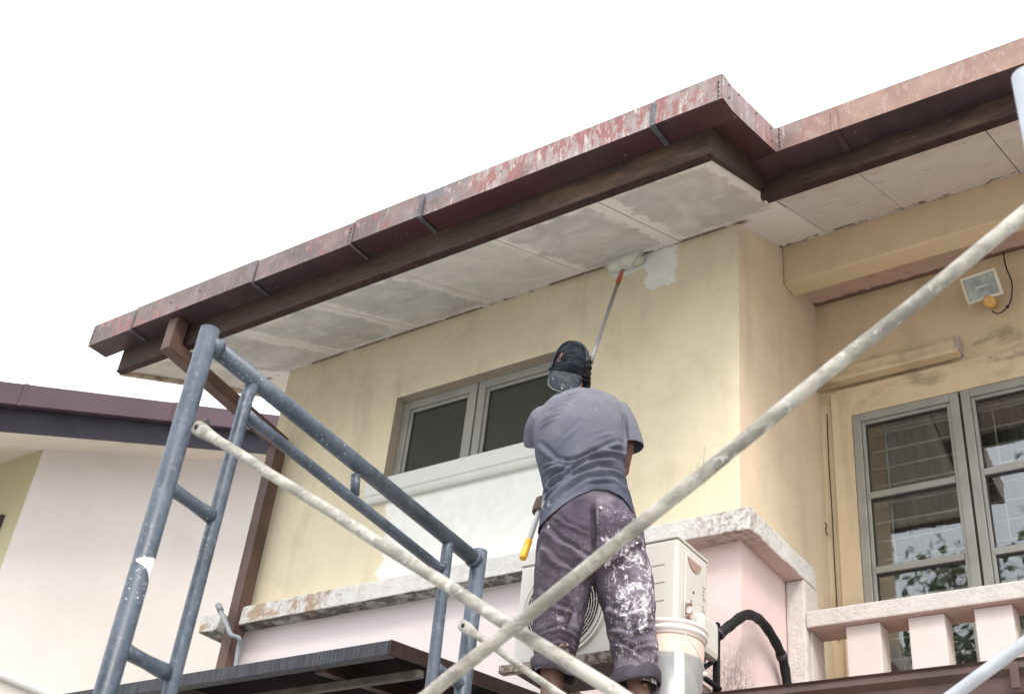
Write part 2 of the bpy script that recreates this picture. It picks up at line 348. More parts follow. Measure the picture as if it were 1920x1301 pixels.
a = g.mix(g.mul(g.box(g.X, SX0, SX0+.024, .003), g.st(g.Y, -.70, -.74)), a, (.62, .56, .52))
a = g.mix(g.st(g.Z, BZ-.006, BZ+.006), a, (.62, .46, .38))
M_BUCKS = g.col(a).m
M_LENS = plain('dusty_lamp_lens', (.30, .34, .31), .18, .1, .35, 16)
M_LAMPB = plain('lamp_housing', (.60, .57, .46), .5, 0, .08)
M_ORG = plain('painted_sensor', (.60, .36, .10), .6)
M_GROUND = plain('concrete_ground', (.38, .37, .355), .9, 0, .12, 1.2)
M_BARK = plain('tree_bark', (.10, .075, .055), .9)
g = G('leaf_green', .6); g.col(g.mix(g.st(g.noise(2.4, 3), .35, .65), (.035, .075, .015), (.085, .13, .03))); M_LEAF = g.m
M_RUSTB = (lambda g: g.col(g.mix(g.st(g.noise(40, 6, .75), .42, .55), (.10, .05, .035), (.28, .25, .22))).m)(G('rusty_bracket_steel', .8))

# ---------------------------------------------------------------- object helpers
def link(name, bm, mats, parent=None, smooth=False):
    me = bpy.data.meshes.new(name)
    bmesh.ops.recalc_face_normals(bm, faces=bm.faces)
    bm.to_mesh(me); bm.free()
    for mt in (mats if isinstance(mats, (list, tuple)) else [mats]): me.materials.append(mt)
    if smooth:
        for p in me.polygons: p.use_smooth = True
        if smooth == 'auto':
            pass
    o = bpy.data.objects.new(name, me); COL.objects.link(o)
    if parent: o.parent = parent; o.matrix_parent_inverse = parent.matrix_world.inverted()
    return o
def thing(name, label, cat, loc=(0, 0, 0), group=None):
    o = bpy.data.objects.new(name, None); COL.objects.link(o); o.location = loc; o.empty_display_size = .1
    o.matrix_world = Matrix.Translation(loc)
    o['label'] = label; o['category'] = cat
    if group: o['group'] = group
    return o
def tag(o, label, cat, group=None):
    o['label'] = label; o['category'] = cat
    if group: o['group'] = group
    return o
def box(bm, x0, x1, y0, y1, z0, z1, bev=0, mi=0):
    n0 = len(bm.faces)
    c = [bm.verts.new(p) for p in ((x0,y0,z0),(x1,y0,z0),(x1,y1,z0),(x0,y1,z0),(x0,y0,z1),(x1,y0,z1),(x1,y1,z1),(x0,y1,z1))]
    fs = [bm.faces.new([c[i] for i in q]) for q in ((0,3,2,1),(4,5,6,7),(0,1,5,4),(1,2,6,5),(2,3,7,6),(3,0,4,7))]
    for f in fs: f.material_index = mi
    if bev:
        es = list({e for f in fs for e in f.edges})
        r = bmesh.ops.bevel(bm, geom=es, offset=bev, segments=2, affect='EDGES', profile=.6)
        for f in r['faces']: f.material_index = mi
    return fs
def bx(name, mat, parent, x0, x1, y0, y1, z0, z1, bev=.004):
    bm = bmesh.new(); box(bm, x0, x1, y0, y1, z0, z1, bev); return link(name, bm, mat, parent)
def obox(bm, c, ax, ay, az, bev=0):      # oriented box: centre and three half-axis vectors
    c = V(c); ax, ay, az = V(ax), V(ay), V(az)
    vs_ = [bm.verts.new(c+ax*i+ay*j+az*k) for k in (-1, 1) for i, j in ((-1,-1),(1,-1),(1,1),(-1,1))]
    fs = [bm.faces.new([vs_[i] for i in q]) for q in ((0,3,2,1),(4,5,6,7),(0,1,5,4),(1,2,6,5),(2,3,7,6),(3,0,4,7))]
    if bev: bmesh.ops.bevel(bm, geom=list({e for f in fs for e in f.edges}), offset=bev, segments=2, affect='EDGES', profile=.6)
def frame_of(d):
    d = d.normalized(); a = V((0, 0, 1)) if abs(d.z) < .9 else V((0, 1, 0))
    s = d.cross(a).normalized(); return s, s.cross(d).normalized()
def tube(bm, pts, r, seg=16, cap=True, mi=0):
    pts = [V(p) for p in pts]; n = len(pts); rs = r if isinstance(r, (list, tuple)) else [r]*n
    rings = []; s = None
    for i, p in enumerate(pts):
        d = (pts[min(i+1, n-1)]-pts[max(i-1, 0)]).normalized()
        if s is None: s, t = frame_of(d)
        else: s = (s-d*s.dot(d)).normalized(); t = s.cross(d)
        rings.append([bm.verts.new(p+(s*math.cos(2*PI*k/seg)+t*math.sin(2*PI*k/seg))*rs[i]) for k in range(seg)])
    for a, b in zip(rings, rings[1:]):
        for k in range(seg):
            f = bm.faces.new((a[k], a[(k+1)%seg], b[(k+1)%seg], b[k])); f.smooth = True; f.material_index = mi
    if cap:
        for q in (rings[0], rings[-1]):
            f = bm.faces.new(q); f.material_index = mi
    return rings
def tb(name, mat, parent, pts, r, seg=16):
    bm = bmesh.new(); tube(bm, pts, r, seg); return link(name, bm, mat, parent)
def curve_pts(pts, n=8):
    pts = [V(p) for p in pts]; q = [pts[0]]+pts+[pts[-1]]; out = []
    for i in range(1, len(q)-2):
        for k in range(n):
            t = k/n; a, b, c, d = q[i-1:i+3]
            out.append(.5*((2*b)+(c-a)*t+(2*a-5*b+4*c-d)*t*t+(3*b-a-3*c+d)*t**3))
    return out+[pts[-1]]
def rod(bm, a, b, r, seg=16): tube(bm, [a, b], r, seg)
def extrude_x(bm, prof, x0, x1, mi=None, bev=0):       # prof: closed list of (y,z)
    a = [bm.verts.new((x0, y, z)) for y, z in prof]; b = [bm.verts.new((x1, y, z)) for y, z in prof]
    n = len(prof)
    for i in range(n):
        f = bm.faces.new((a[i], a[(i+1)%n], b[(i+1)%n], b[i]))
        if mi: f.material_index = mi[i]
    bm.faces.new(a); bm.faces.new(b)
def ell(bm, c, rx, ry, rz, R=None, seg=20, ring=12):
    mtx = Matrix.Translation(c) @ (R.to_4x4() if R else Matrix.Identity(4)) @ Matrix.Diagonal((rx, ry, rz, 1))
    bmesh.ops.create_uvsphere(bm, u_segments=seg, v_segments=ring, radius=1, matrix=mtx)
def wall_y(name, mat, parent, y, x0, x1, z0, z1, holes=(), depth=.15, reveal=None, grid=.4):
    bm = bmesh.new()
    xs = sorted({x0, x1, *[h[0] for h in holes], *[h[1] for h in holes]}); zs = sorted({z0, z1, *[h[2] for h in holes], *[h[3] for h in holes]})
    vv = {}
    def v(x, yy, z):
        k = (round(x, 5), round(yy, 5), round(z, 5))
        if k not in vv: vv[k] = bm.verts.new((x, yy, z))
        return vv[k]
    for xa, xb in zip(xs, xs[1:]):
        for za, zb in zip(zs, zs[1:]):
            if any(h[0]-1e-6 <= xa and xb <= h[1]+1e-6 and h[2]-1e-6 <= za and zb <= h[3]+1e-6 for h in holes): continue
            bm.faces.new((v(xa,y,za), v(xb,y,za), v(xb,y,zb), v(xa,y,zb)))
            bm.faces.new((v(xa,y+depth,za), v(xa,y+depth,zb), v(xb,y+depth,zb), v(xb,y+depth,za)))
    for h in list(holes)+[(x0, x1, z0, z1)]:
        a, b, c, d = h; mi = 1 if h in holes else 0
        for p, q in (((a,c),(b,c)), ((b,c),(b,d)), ((b,d),(a,d)), ((a,d),(a,c))):
            f = bm.faces.new((v(p[0],y,p[1]), v(q[0],y,q[1]), v(q[0],y+depth,q[1]), v(p[0],y+depth,p[1]))); f.material_index = mi
    return link(name, bm, [mat, reveal or mat], parent)

# ================================================================= THE SETTING
bm = bmesh.new(); bmesh.ops.create_grid(bm, x_segments=2, y_segments=2, size=400)
o = link('ground', bm, M_GROUND); o['kind'] = 'structure'; o['label'] = 'pale concrete ground below the houses'

# ================================================================= HOUSE
WX0, WX1 = -5.37, -2.137
SL = math.tan(math.radians(23.28)); ZS = 5.711
sz = lambda y: ZS + SL*y
house = thing('house', 'yellow two storey house being repainted, with flaking eaves gutter and pink lower wall', 'house', (-3.7, 2, 0))
# walls
WIN1 = (-4.36, -3.15, 4.60, 5.233)
wall_y('front_wall', M_FRONT, house, 0, WX0, WX1, 3.94, 5.85, [WIN1], .14, M_REVEAL)
wall_y('lower_front_wall', M_PINK, house, .003, WX0, WX1, 0, 3.94, (), .14)
bx('recess_side_wall', M_SIDE, house, WX1-.12, WX1, .142, 1.3, 3.94, 6.3, 0)
bx('lower_side_wall', M_PINK, house, WX1-.12, WX1-.001, .145, .55, 0, 3.938, 0); bx('recess_side_wall', M_SIDE, house, WX1-.12, WX1-.001, .5505, 1.3, 0, 3.938, 0)
bx('outer_side_wall', M_NPINK, house, WX0, WX0+.12, .15, 6, 0, 6.5, 0)
bx('corner_return', M_SIDE, house, WX1-.002, WX1+.0005, .001, .142, 3.94, 5.85, 0)
WIN2 = (-1.955, -.785, 3.5, 5.04)
wall_y('balcony_wall', M_BACK, house, 1.03, WX1, 2.6, 0, 6.3, [WIN2], .14, M_BACK)
wall_y('window_surround', M_BACK, house, .998, -2.062, 2.59, 0, 5.215, [WIN2], .03, M_BACK)
bx('beam', M_BEAM, house, WX1, 2.6, .57, .705, 5.70, 6.2, .012)
bx('balcony_ceiling', M_CEIL, house, WX1, 2.6, .707, 1.03, 5.845, 5.87, 0)
bx('balcony_slab', M_BAL, house, WX1, 2.6, .5, 1.03, 2.55, 2.75, 0)
# ledge band round the bay
bm = bmesh.new()
box(bm, WX0+.115, WX1+.093, -.1, .005, 3.890, 3.996, .007)
box(bm, WX1-.001, WX1+.093, .0052, .63, 3.892, 3.995, .007)
bmesh.ops.subdivide_edges(bm, edges=[e for e in bm.edges if e.calc_length() > .5], cuts=40, use_grid_fill=True)
for v in bm.verts:
    nz = noise.noise(v.co*9)*.006+noise.noise(v.co*31)*.003
    if v.co.y < .1 or v.co.x > WX1: v.co += V((nz*.5, nz, nz))
link('ledge', bm, M_LEDGE, house)
bm = bmesh.new(); box(bm, -5.515, -5.35, -.1, .10, 3.885, 3.985, .007)
for v in bm.verts: v.co += V((1, 1, 1))*noise.noise(v.co*14)*.01
o = link('ledge', bm, M_LEDGE, house); o['label'] = 'short weathered ledge stub left of the downpipe'
bx('ledge', M_RAIL, house, WX1+.001, WX1+.095, .47, .63, 0, 3.889, .012)['label'] = 'upright white band where the ledge turns down beside the balcony'
# balcony balustrade
bal = bx('balcony_rail', M_RAIL, house, WX1+.096, 2.6, .47, .66, 3.651, 3.730, .008)
bal['label'] = 'white weathered top rail of the balcony'
bm = bmesh.new(); box(bm, WX1+.096, WX1+.102, .52, .66, 2.75, 3.65, 0); link('pillar_return', bm, M_BAL, bal)
x = W(1587, 1200, 1, .51).x
pitch = W(1704, 1180, 1, .51).x - x; bw = W(1650, 1180, 1, .51).x - W(1586, 1190, 1, .51).x
first = None
for k in range(12):
    if first is None:
        bm = bmesh.new(); box(bm, 0, bw, 0, .11, 0, .90, .006); first = link('baluster', bm, M_BAL, bal); o = first
    else: o = first.copy(); COL.objects.link(o); o.parent = bal
    o.location = (x+k*pitch, .51, 2.75)
# sill
bm = bmesh.new(); extrude_x(bm, [(-.055, 4.655), (-.055, 4.563), (-.047, 4.556), (-.040, 4.535), (-.030, 4.522), (.0, 4.520), (.0, 4.6), (.135, 4.605), (.135, 4.66)], -4.43, -3.08)
link('window_sill', bm, M_SILL, house)

# windows
def pane_frame(par, x0, x1, z0, z1, y, w=.05, d=.04, transoms=(), gm=M_GLASS1):
    fr = []
    bm = bmesh.new()
    def bar(xa, xb, za, zb, yy=y, dd=d): box(bm, xa, xb, yy, yy+dd, za, zb, .004)
    bar(x0, x0+w, z0, z1); bar(x1-w, x1, z0, z1); bar(x0+w+.0005, x1-w-.0005, z1-w, z1); bar(x0+w+.0005, x1-w-.0005, z0, z0+w)
    iw = w*.45                                                   # inner stepped bead
    bar(x0+w+.001, x0+w+iw, z0+w+.001, z1-w-.001, y+.012, d*.6); bar(x1-w-iw, x1-w-.001, z0+w+.001, z1-w-.001, y+.012, d*.6)
    bar(x0+w+iw+.001, x1-w-iw-.001, z1-w-iw, z1-w-.001, y+.012, d*.6); bar(x0+w+iw+.001, x1-w-iw-.001, z0+w+.001, z0+w+iw, y+.012, d*.6)
    f = link('window_frame', bm, M_ALU, par)
    xi0, xi1, zi0, zi1 = x0+w+iw, x1-w-iw, z0+w+iw, z1-w-iw
    for tz in transoms:
        bx('transom', M_ALU, par, xi0, xi1, y+.004, y+.034, tz-.018, tz+.018, .003)
    ed = [zi0]+sorted(transoms)+[zi1]
    for a, b in zip(ed, ed[1:]):
        a2 = a+(.018 if a in transoms else 0); b2 = b-(.018 if b in transoms else 0)
        bm = bmesh.new(); box(bm, xi0+.002, xi1-.002, y+.024, y+.029, a2+.001, b2-.001); link('pane', bm, gm, par)
        bm = bmesh.new()
        for q in ((xi0-.001, xi1+.001, b2-.009, b2-.0005), (xi0-.001, xi0+.006, a2+.0005, b2-.0095)): box(bm, q[0], q[1], y+.018, y+.0235, q[2], q[3])
        link('gasket', bm, M_ALUD, par)
win1 = bpy.data.objects.new('window', None); COL.objects.link(win1); win1.parent = house; win1.matrix_parent_inverse = house.matrix_world.inverted()
win1['label'] = 'two pane awning window with dark tinted glass'
pane_frame(win1, -4.358, -3.812, 4.661, 5.231, .07); pane_frame(win1, -3.800, -3.152, 4.661, 5.231, .07)
bx('mullion', M_ALUD, win1, -3.8115, -3.8005, .09, .105, 4.661, 5.231, 0)
bm = bmesh.new()
n = 60; prev = None
for i in range(n+1):
    xx = -4.34+1.18*i/n; yy = .19+.012*math.sin(i*1.7)+.008*math.sin(i*.6+1)
    c = (bm.verts.new((xx, yy, 4.62)), bm.verts.new((xx, yy, 5.23)))
    if prev: bm.faces.new((prev[0], c[0], c[1], prev[1])).smooth = True
    prev = c
link('curtain', bm, M_CURT, win1)
bx('room_lining', M_ROOM, win1, -4.36, -3.15, .24, .25, 4.5, 5.3, 0)

win2 = bpy.data.objects.new('window', None); COL.objects.link(win2); win2.parent = house; win2.matrix_parent_inverse = house.matrix_world.inverted()
win2['label'] = 'tall balcony window with cream burglar bars behind clear glass'
pane_frame(win2, -1.953, -1.388, 3.502, 5.038, 1.0, .045, .045, (4.13, 4.545), M_GLASS2)
pane_frame(win2, -1.376, -.787, 3.502, 5.038, 1.0, .045, .045, (4.13, 4.555), M_GLASS2)
bx('mullion', M_ALUD, win2, -1.3875, -1.3765, 1.02, 1.035, 3.502, 5.038, 0)
for xa, xb in ((-1.90, -1.40), (-1.34, -.84)):
    for i in range(14): tb('grille_bar', M_GRILLE, win2, [(xa, 1.105, 3.6+i*.104), (xb, 1.105, 3.6+i*.104)], .0055, 6)
    for xx in (xa+.09, xb-.06): tb('grille_bar', M_GRILLE, win2, [(xx, 1.094, 3.5), (xx, 1.094, 5.0)], .0048, 6)
    bx('grille_frame', M_GRILLE, win2, xa-.012, xb+.012, 1.10, 1.112, 4.965, 4.985, .001)
    bx('grille_frame', M_GRILLE, win2, xa-.024, xa-.010, 1.10, 1.112, 3.5, 4.96, .001)
bm = bmesh.new(); prev = None
for i in range(81):
    xx = -1.83+1.06*i/80; yy = 1.24+.03*math.sin(i*.95)+.015*math.sin(i*.41)
    c = (bm.verts.new((xx, yy, 3.45)), bm.verts.new((xx, yy, 5.1)))
    if prev: bm.faces.new((prev[0], c[0], c[1], prev[1])).smooth = True
    prev = c
link('curtain', bm, M_CURT, win2)
bm = bmesh.new(); box(bm, -2.0, -.74, 1.17, 2.4, 3.3, 5.3)
bm.faces.ensure_lookup_table(); bmesh.ops.delete(bm, geom=[f for f in bm.faces if all(abs(v.co.y-1.17) < .001 for v in f.verts)], context='FACES')
link('room_lining', bm, M_ROOM, win2)

# soffit boards: flat boards on the slope, each one its own piece
E1, E2, XS, XL = -.895, -.325, -1.86, -5.85
def board(x0, x1, y0, y1, par, lab=None):
    bm = bmesh.new(); t = .008
    c = [bm.verts.new((x, y, sz(y)+d)) for d in (0, t) for x, y in ((x0, y0), (x1, y0), (x1, y1), (x0, y1))]
    for q in ((0,3,2,1),(4,5,6,7),(0,1,5,4),(1,2,6,5),(2,3,7,6),(3,0,4,7)): bm.faces.new([c[i] for i in q])
    return link('soffit_board', bm, M_SOFFIT, par)
xs = [XL, -5.395, -4.885, -4.28, -3.675, -3.07, -2.465, XS]
for i, (a, b) in enumerate(zip(xs, xs[1:])):
    gp = (.006, .003, .007, .004, .006, .007, .007, .004)[i]
    board(a+.001, b-gp, E1, -.002 if a > -5.39 else 1.2, house)
board(XS+.0015, -1.437, E2, .568, house); board(WX1+.001, XS-.0015, .0, .568, house)
xr = [-1.434, -.829, -.224, .381, .986, 1.6, 2.6]
for a, b in zip(xr, xr[1:]): board(a+.001, b-.004, E2, .568, house)
board(XL, -5.397, 1.2, 2.6, house)
# dark backing above the joints
bm = bmesh.new()
for x0, x1, y0, y1 in ((XL, XS, E1, 2.6), (XS+.001, 2.6, E2, 2.6)):
    c = [bm.verts.new((x, y, sz(y)+d)) for d in (.012, .03) for x, y in ((x0, y0), (x1, y0), (x1, y1), (x0, y1))]
    for q in ((0,3,2,1),(4,5,6,7),(0,1,5,4),(1,2,6,5),(2,3,7,6),(3,0,4,7)): bm.faces.new([c[i] for i in q])
link('soffit_backing', bm, M_HOLE, house)
# fascia boards
bm = bmesh.new()
box(bm, XL-.02, XS+.03, E1-.02, E1+.005, 5.318, 5.56, .003); link('fascia_board', bm, M_FASCIA, house)
bm = bmesh.new(); box(bm, XL-.02, XS+.01, E1-.026, E1+.02, 5.309, 5.3172, .001)
box(bm, XS+.03, 2.6, E2-.026, E2+.02, 5.490, 5.4992, .001); link('fascia_lip', bm, plain('fascia_lip_brown', (.04, .022, .02), .7, 0, .3, 10, .1, .2), house)
bm = bmesh.new()
c = [bm.verts.new(p) for xx in (XS+.005, XS+.03) for p in ((xx, E1+.006, 5.318), (xx, E2-.021, 5.545), (xx, E2-.021, 5.80), (xx, E1+.006, 5.60))]
for q in ((0,1,2,3),(7,6,5,4),(0,4,5,1),(1,5,6,2),(2,6,7,3),(3,7,4,0)): bm.faces.new([c[i] for i in q])
link('fascia_board', bm, M_FASCIA, house)['label'] = 'short return of the fascia where the eaves step back'
bm = bmesh.new(); box(bm, XS+.006, 2.6, E2-.02, E2+.005, 5.50, 5.75, .003); link('fascia_board', bm, M_FASCIA, house)
# left verge trim
bm = bmesh.new()
c = [bm.verts.new((xx, y, sz(y)+d)) for xx in (XL-.03, XL-.001) for y, d in ((E1+.01, -.028), (2.6, -.028), (2.6, .16), (E1+.01, .16))]
for q in ((0,1,2,3),(7,6,5,4),(0,4,5,1),(1,5,6,2),(2,6,7,3),(3,7,4,0)): bm.faces.new([c[i] for i in q])
link('verge_board', bm, M_TRIM, house)
# gutters: box channels, front face flaking, underside dark
def gutter_y(x0, x1, yf, yb, z0, z1, par, tip=0):
    bm = bmesh.new(); t = .006
    prof = [(yf, z0), (yf, z1), (yf+t, z1), (yf+t, z0+t), (yb-t, z0+t), (yb-t, z1), (yb, z1), (yb, z0)]
    # faces: front, top lip, inner..., back, bottom
    extrude_x(bm, prof, x0, x1, [0, 0, 1, 1, 1, 1, 1, 1])
    bmesh.ops.subdivide_edges(bm, edges=[e for e in bm.edges if abs(e.verts[0].co.x-e.verts[1].co.x) > .1], cuts=12)
    for v in bm.verts:
        w_ = noise.noise(V((v.co.x*1.7, yf, 0)))*.006+noise.noise(V((v.co.x*7, yf, 3)))*.0025; v.co.z += w_; v.co.y += w_*.7
    return link('gutter', bm, [M_GUT, M_GUTU], par)
GJ = [-6.035, -5.634, -4.60, -3.868, -3.40, -2.05, -1.708]
for i, (a, b) in enumerate(zip(GJ, GJ[1:])):
    dz = (.0, .003, -.002, .003, 0, .002)[i]; dy = (.0, -.004, .001, -.003, .002, -.002)[i]
    gutter_y(a, b-.0008, -1.058+dy, -.917, 5.466+dz, 5.62+dz, house)
bm = bmesh.new()                                                          # end plate
box(bm, -6.041, -6.0355, -1.058, -.918, 5.466, 5.618, .001); link('gutter_end', bm, M_GUT, house)
bm = bmesh.new()                                                          # sloping return piece
def prism(bm, pa, pb, mi=None):
    a = [bm.verts.new(p) for p in pa]; b = [bm.verts.new(p) for p in pb]; n = len(pa)
    for i in range(n):
        f = bm.faces.new((a[i], a[(i+1)%n], b[(i+1)%n], b[i]))
        if mi: f.material_index = mi[i]
    bm.faces.new(a); bm.faces.new(b)
def ret(y, z): return [(-1.701, y, z), (-1.701, y, z+.152), (-1.707, y, z+.152), (-1.707, y, z+.01), (-1.829, y, z+.01), (-1.829, y, z)]
prism(bm, ret(-1.0575, 5.4665), ret(-.960, 5.470), [0, 0, 1, 1, 1, 1]); prism(bm, ret(-.9595, 5.470), ret(-.497, 5.612), [0, 0, 1, 1, 1, 1]); bmesh.ops.remove_doubles(bm, verts=bm.verts, dist=.001); link('gutter', bm, [M_GUT, M_GUTU], house)['label'] = 'short return gutter where the eaves step back'
bm = bmesh.new(); box(bm, -1.829, -1.7003, -.497, -.325, 5.6085, 5.616); link('gutter_end', bm, M_GUTU, house)
G2 = [-1.70, -1.405, .3, 2.6]
for a, b in zip(G2, G2[1:]): gutter_y(a, b-.001, -.50, -.347, 5.612, 5.765, house)
# straps over the joints and rows of rivets
def strap(x, yf, yb, z0, z1, w=.022, mat=M_STRAP):
    bm = bmesh.new(); box(bm, x-w/2, x+w/2, yf-.010, yf-.0065, z0-.008, z1-.022, .001)
    box(bm, x-w/2, x+w/2, yf-.006, yb, z0-.012, z0-.0075, .001, 1 if isinstance(mat, list) else 0); link('gutter_strap', bm, mat, house)
for k, x in enumerate(GJ[1:-1]):
    if k in (2,): strap(x, -1.058, -.92, 5.466, 5.62, .012, M_GUT)
    else: strap(x, -1.058, -.92, 5.466, 5.62, .026 if k > 2 else .014)
strap(-1.405, -.50, -.35, 5.612, 5.765, .03, [M_GUT, M_GUTU])
bm = bmesh.new()
def rivet(p, ax=1):
    d = V((0, -1, 0)) if ax == 1 else V((1, 0, 0)); rod(bm, V(p), V(p)+d*.004, .0048, 8)
for x in (-3.885, -1.722, -6.02):
    for k in range(4): rivet((x, -1.0625, 5.485+k*.028))
for k in range(5): rivet((-1.68+.0, -.505, 5.63+k*.028))
for y, z in ((-1.0, 5.52), (-1.0, 5.60), (-.90, 5.63), (-.55, 5.64), (-.55, 5.72), (-.72, 5.67)): rivet((-1.7005, y, z), 0)
for x in (-5.3, -5.05, -4.3, -2.9): rivet((x, -1.064, 5.55))
link('rivets', bm, M_RIVET, house)['kind'] = 'stuff'
# roof slope above
bm = bmesh.new()
for x0, x1, y0 in ((XL, XS, -.88), (XS+.04, 2.6, -.31)):
    c = [bm.verts.new((x, y, sz(y)+d)) for d in (.13, .19) for x, y in ((x0, y0), (x1, y0), (x1, 5), (x0, 5))]
    for q in ((0,3,2,1),(4,5,6,7),(0,1,5,4),(1,2,6,5),(2,3,7,6),(3,0,4,7)): bm.faces.new([c[i] for i in q])
link('roof', bm, M_TILE, house)
# downpipe
def sqtube(name, pts, h, parent, mat):
    bm = bmesh.new(); rings = []
    pts = [V(p) for p in pts]; n = len(pts)
    for i, p in enumerate(pts):
        d1 = (pts[i]-pts[i-1]).normalized() if i else None; d2 = (pts[i+1]-pts[i]).normalized() if i < n-1 else None
        d = ((d1 or d2)+(d2 or d1)).normalized(); k = 1/max(.5, d.dot(d2 or d1))
        s = V((0, 0, 1)).cross(d); s = s.normalized() if s.length > .15 else V((1, 0, 0))
        s = V((1, 0, 0)) if i in (0, n-1) else s
        s = V((1,0,0)) - d*d.x; s.normalize(); t = s.cross(d)
        rings.append([bm.verts.new(p+s*a*h+t*b*h*k) for a, b in ((-1,-1),(1,-1),(1,1),(-1,1))])
    for a, b in zip(rings, rings[1:]):
        for k in range(4): bm.faces.new((a[k], a[(k+1)%4], b[(k+1)%4], b[k]))
    bm.faces.new(rings[0]); bm.faces.new(rings[-1])
    bmesh.ops.bevel(bm, geom=list(bm.edges), offset=.004, segments=2, affect='EDGES')
    return link(name, bm, mat, parent)
pt = W(337, 600, 1, -.98); pm = W(325, 662, 1, -.98); pe = W(522, 826, 1, -.10)
sqtube('downpipe', [V((pt.x, -.98, 5.464)), V((pt.x, -.98, pm.z+.05)), V((pe.x-.01, -.085, pe.z)), V((pe.x-.0, -.085, 0))], .042, house, M_PIPE)

# grey overflow pipe beside the downpipe
op = thing('overflow_pipe', 'thin grey plastic overflow pipe bending round the ledge by the brown downpipe', 'pipe', (-5.3, -.14, 3.9))
ps = curve_pts([W(411, 1140, 1, -.17), W(425, 1170, 1, -.17), W(433, 1189, 1, -.165), W(449, 1197, 1, -.14), W(447, 1215, 1, -.12), W(440, 1260, 1, -.11)], 5)
tb('pipe', M_PVC, op, ps, .013, 14); a, b = W(409, 1134, 1, -.17), W(414, 1145, 1, -.17); tb('pipe_cap', M_PVC, op, [a, b], .018, 14)

# ================================================================= small things on the balcony wall
fl = thing('floodlight', 'small square floodlight with dusty glass high on the balcony wall', 'floodlight', W(1842, 540, 1, .95))
c = W(1841, 537, 1, .86); ux = V((1, .0, .06)).normalized(); nn = V((-.12, -.80, -.55)).normalized(); uy = nn.cross(ux).normalized(); ux = uy.cross(nn)
bm = bmesh.new()
q0 = [bm.verts.new(c+ux*i*.088+uy*j*.064-nn*.0) for i, j in ((-1,-1),(1,-1),(1,1),(-1,1))]
q1 = [bm.verts.new(c+ux*i*.05+uy*j*.035-nn*.075) for i, j in ((-1,-1),(1,-1),(1,1),(-1,1))]
for k in range(4): bm.faces.new((q0[k], q0[(k+1)%4], q1[(k+1)%4], q1[k]))
bm.faces.new(q1); bm.faces.new(q0); bmesh.ops.bevel(bm, geom=list(bm.edges), offset=.006, segments=2, affect='EDGES'); link('housing', bm, M_LAMPB, fl)
bm = bmesh.new()
for i, j, a, b in ((0, .064, .094, .007), (0, -.064, .094, .007), (.088, 0, .007, .0565), (-.088, 0, .007, .0565)): obox(bm, c+ux*i+uy*j+nn*.006, ux*a, uy*b, nn*.008, .002)
link('bezel', bm, M_LAMPB, fl)
bm = bmesh.new(); obox(bm, c+nn*.003, ux*.0805, uy*.0565, nn*.002); link('lens', bm, M_LENS, fl)
bm = bmesh.new(); pcs = [(0,0)]; obox(bm, c+nn*.0055, ux*.035, uy*.006, nn*.0015, .001)
for sx in (-1, 1):
    for sy in (-1, 1):
        p, q = c+nn*.0055+ux*sx*.038+uy*sy*.01, c+nn*.0055+ux*sx*.078+uy*sy*.054
        rod(bm, p, q, .0015, 6)
link('reflector', bm, M_STEEL, fl)
s = W(1856, 566, 1, .92); bm = bmesh.new(); tube(bm, [s+V((0,.07,.035)), s+V((0,.0,.0)), s+V((0,-.03,-.018)), s+V((0,-.034,-.02))], [.028, .032, .030, .020], 20); link('sensor', bm, M_ORG, fl)
bm = bmesh.new(); rod(bm, c-nn*.05, c-nn*.05+V((.01, .1, -.02)), .012, 10); obox(bm, c-nn*.045-uy*.055, ux*.06, uy*.008, nn*.012, .002); link('mounting_arm', bm, M_RUSTB, fl)
cb = curve_pts([W(1881, 472, 1, .99), W(1886, 500, 1, .97), W(1897, 530, 1, .955), W(1896, 560, 1, .955), W(1888, 577, 1, .95), W(1872, 588, 1, .94), W(1860, 583, 1, .90)], 6)
bm = bmesh.new(); tube(bm, cb, .0035, 8); bmesh.ops.create_icosphere(bm, subdivisions=2, radius=.009, matrix=Matrix.Translation(W(1889, 575, 1, .95)))
link('cable', bm, M_BLACK, fl)
bt = thing('batten_light', 'old painted-over batten lamp housing across the wall above the balcony window', 'batten light', (-1.7, .98, 5.25))
bx('body', M_BACK, bt, -2.10, -1.355, .955, 1.029, 5.262, 5.335, .006)
bx('tray', M_BACK, bt, -2.12, -1.345, .93, .997, 5.236, 5.259, .003)
bx('end_cap', M_ACD, bt, -1.354, -1.338, .945, 1.029, 5.258, 5.34, .004)
cbw = thing('wall_cable', 'thin dark cable hanging in the corner of the balcony wall', 'cable', (-2.1, 1.0, 4.5))
tb('strand', M_BLACK, cbw, curve_pts([(-2.10, 1.025, 5.10), (-2.103, 1.022, 4.8), (-2.098, 1.015, 4.5), (-2.102, 1.022, 4.2), (-2.10, 1.022, 3.8)], 6), .0028, 6)
bm = bmesh.new(); p = W(1547, 985, 1, 1.01)
tube(bm, curve_pts([p+V((0,0,.02)), p+V((.009,0,.0)), p+V((.002,0,-.03)), p+V((.014,0,-.06))], 5), .0025, 6); link('loop', bm, M_BLACK, cbw)

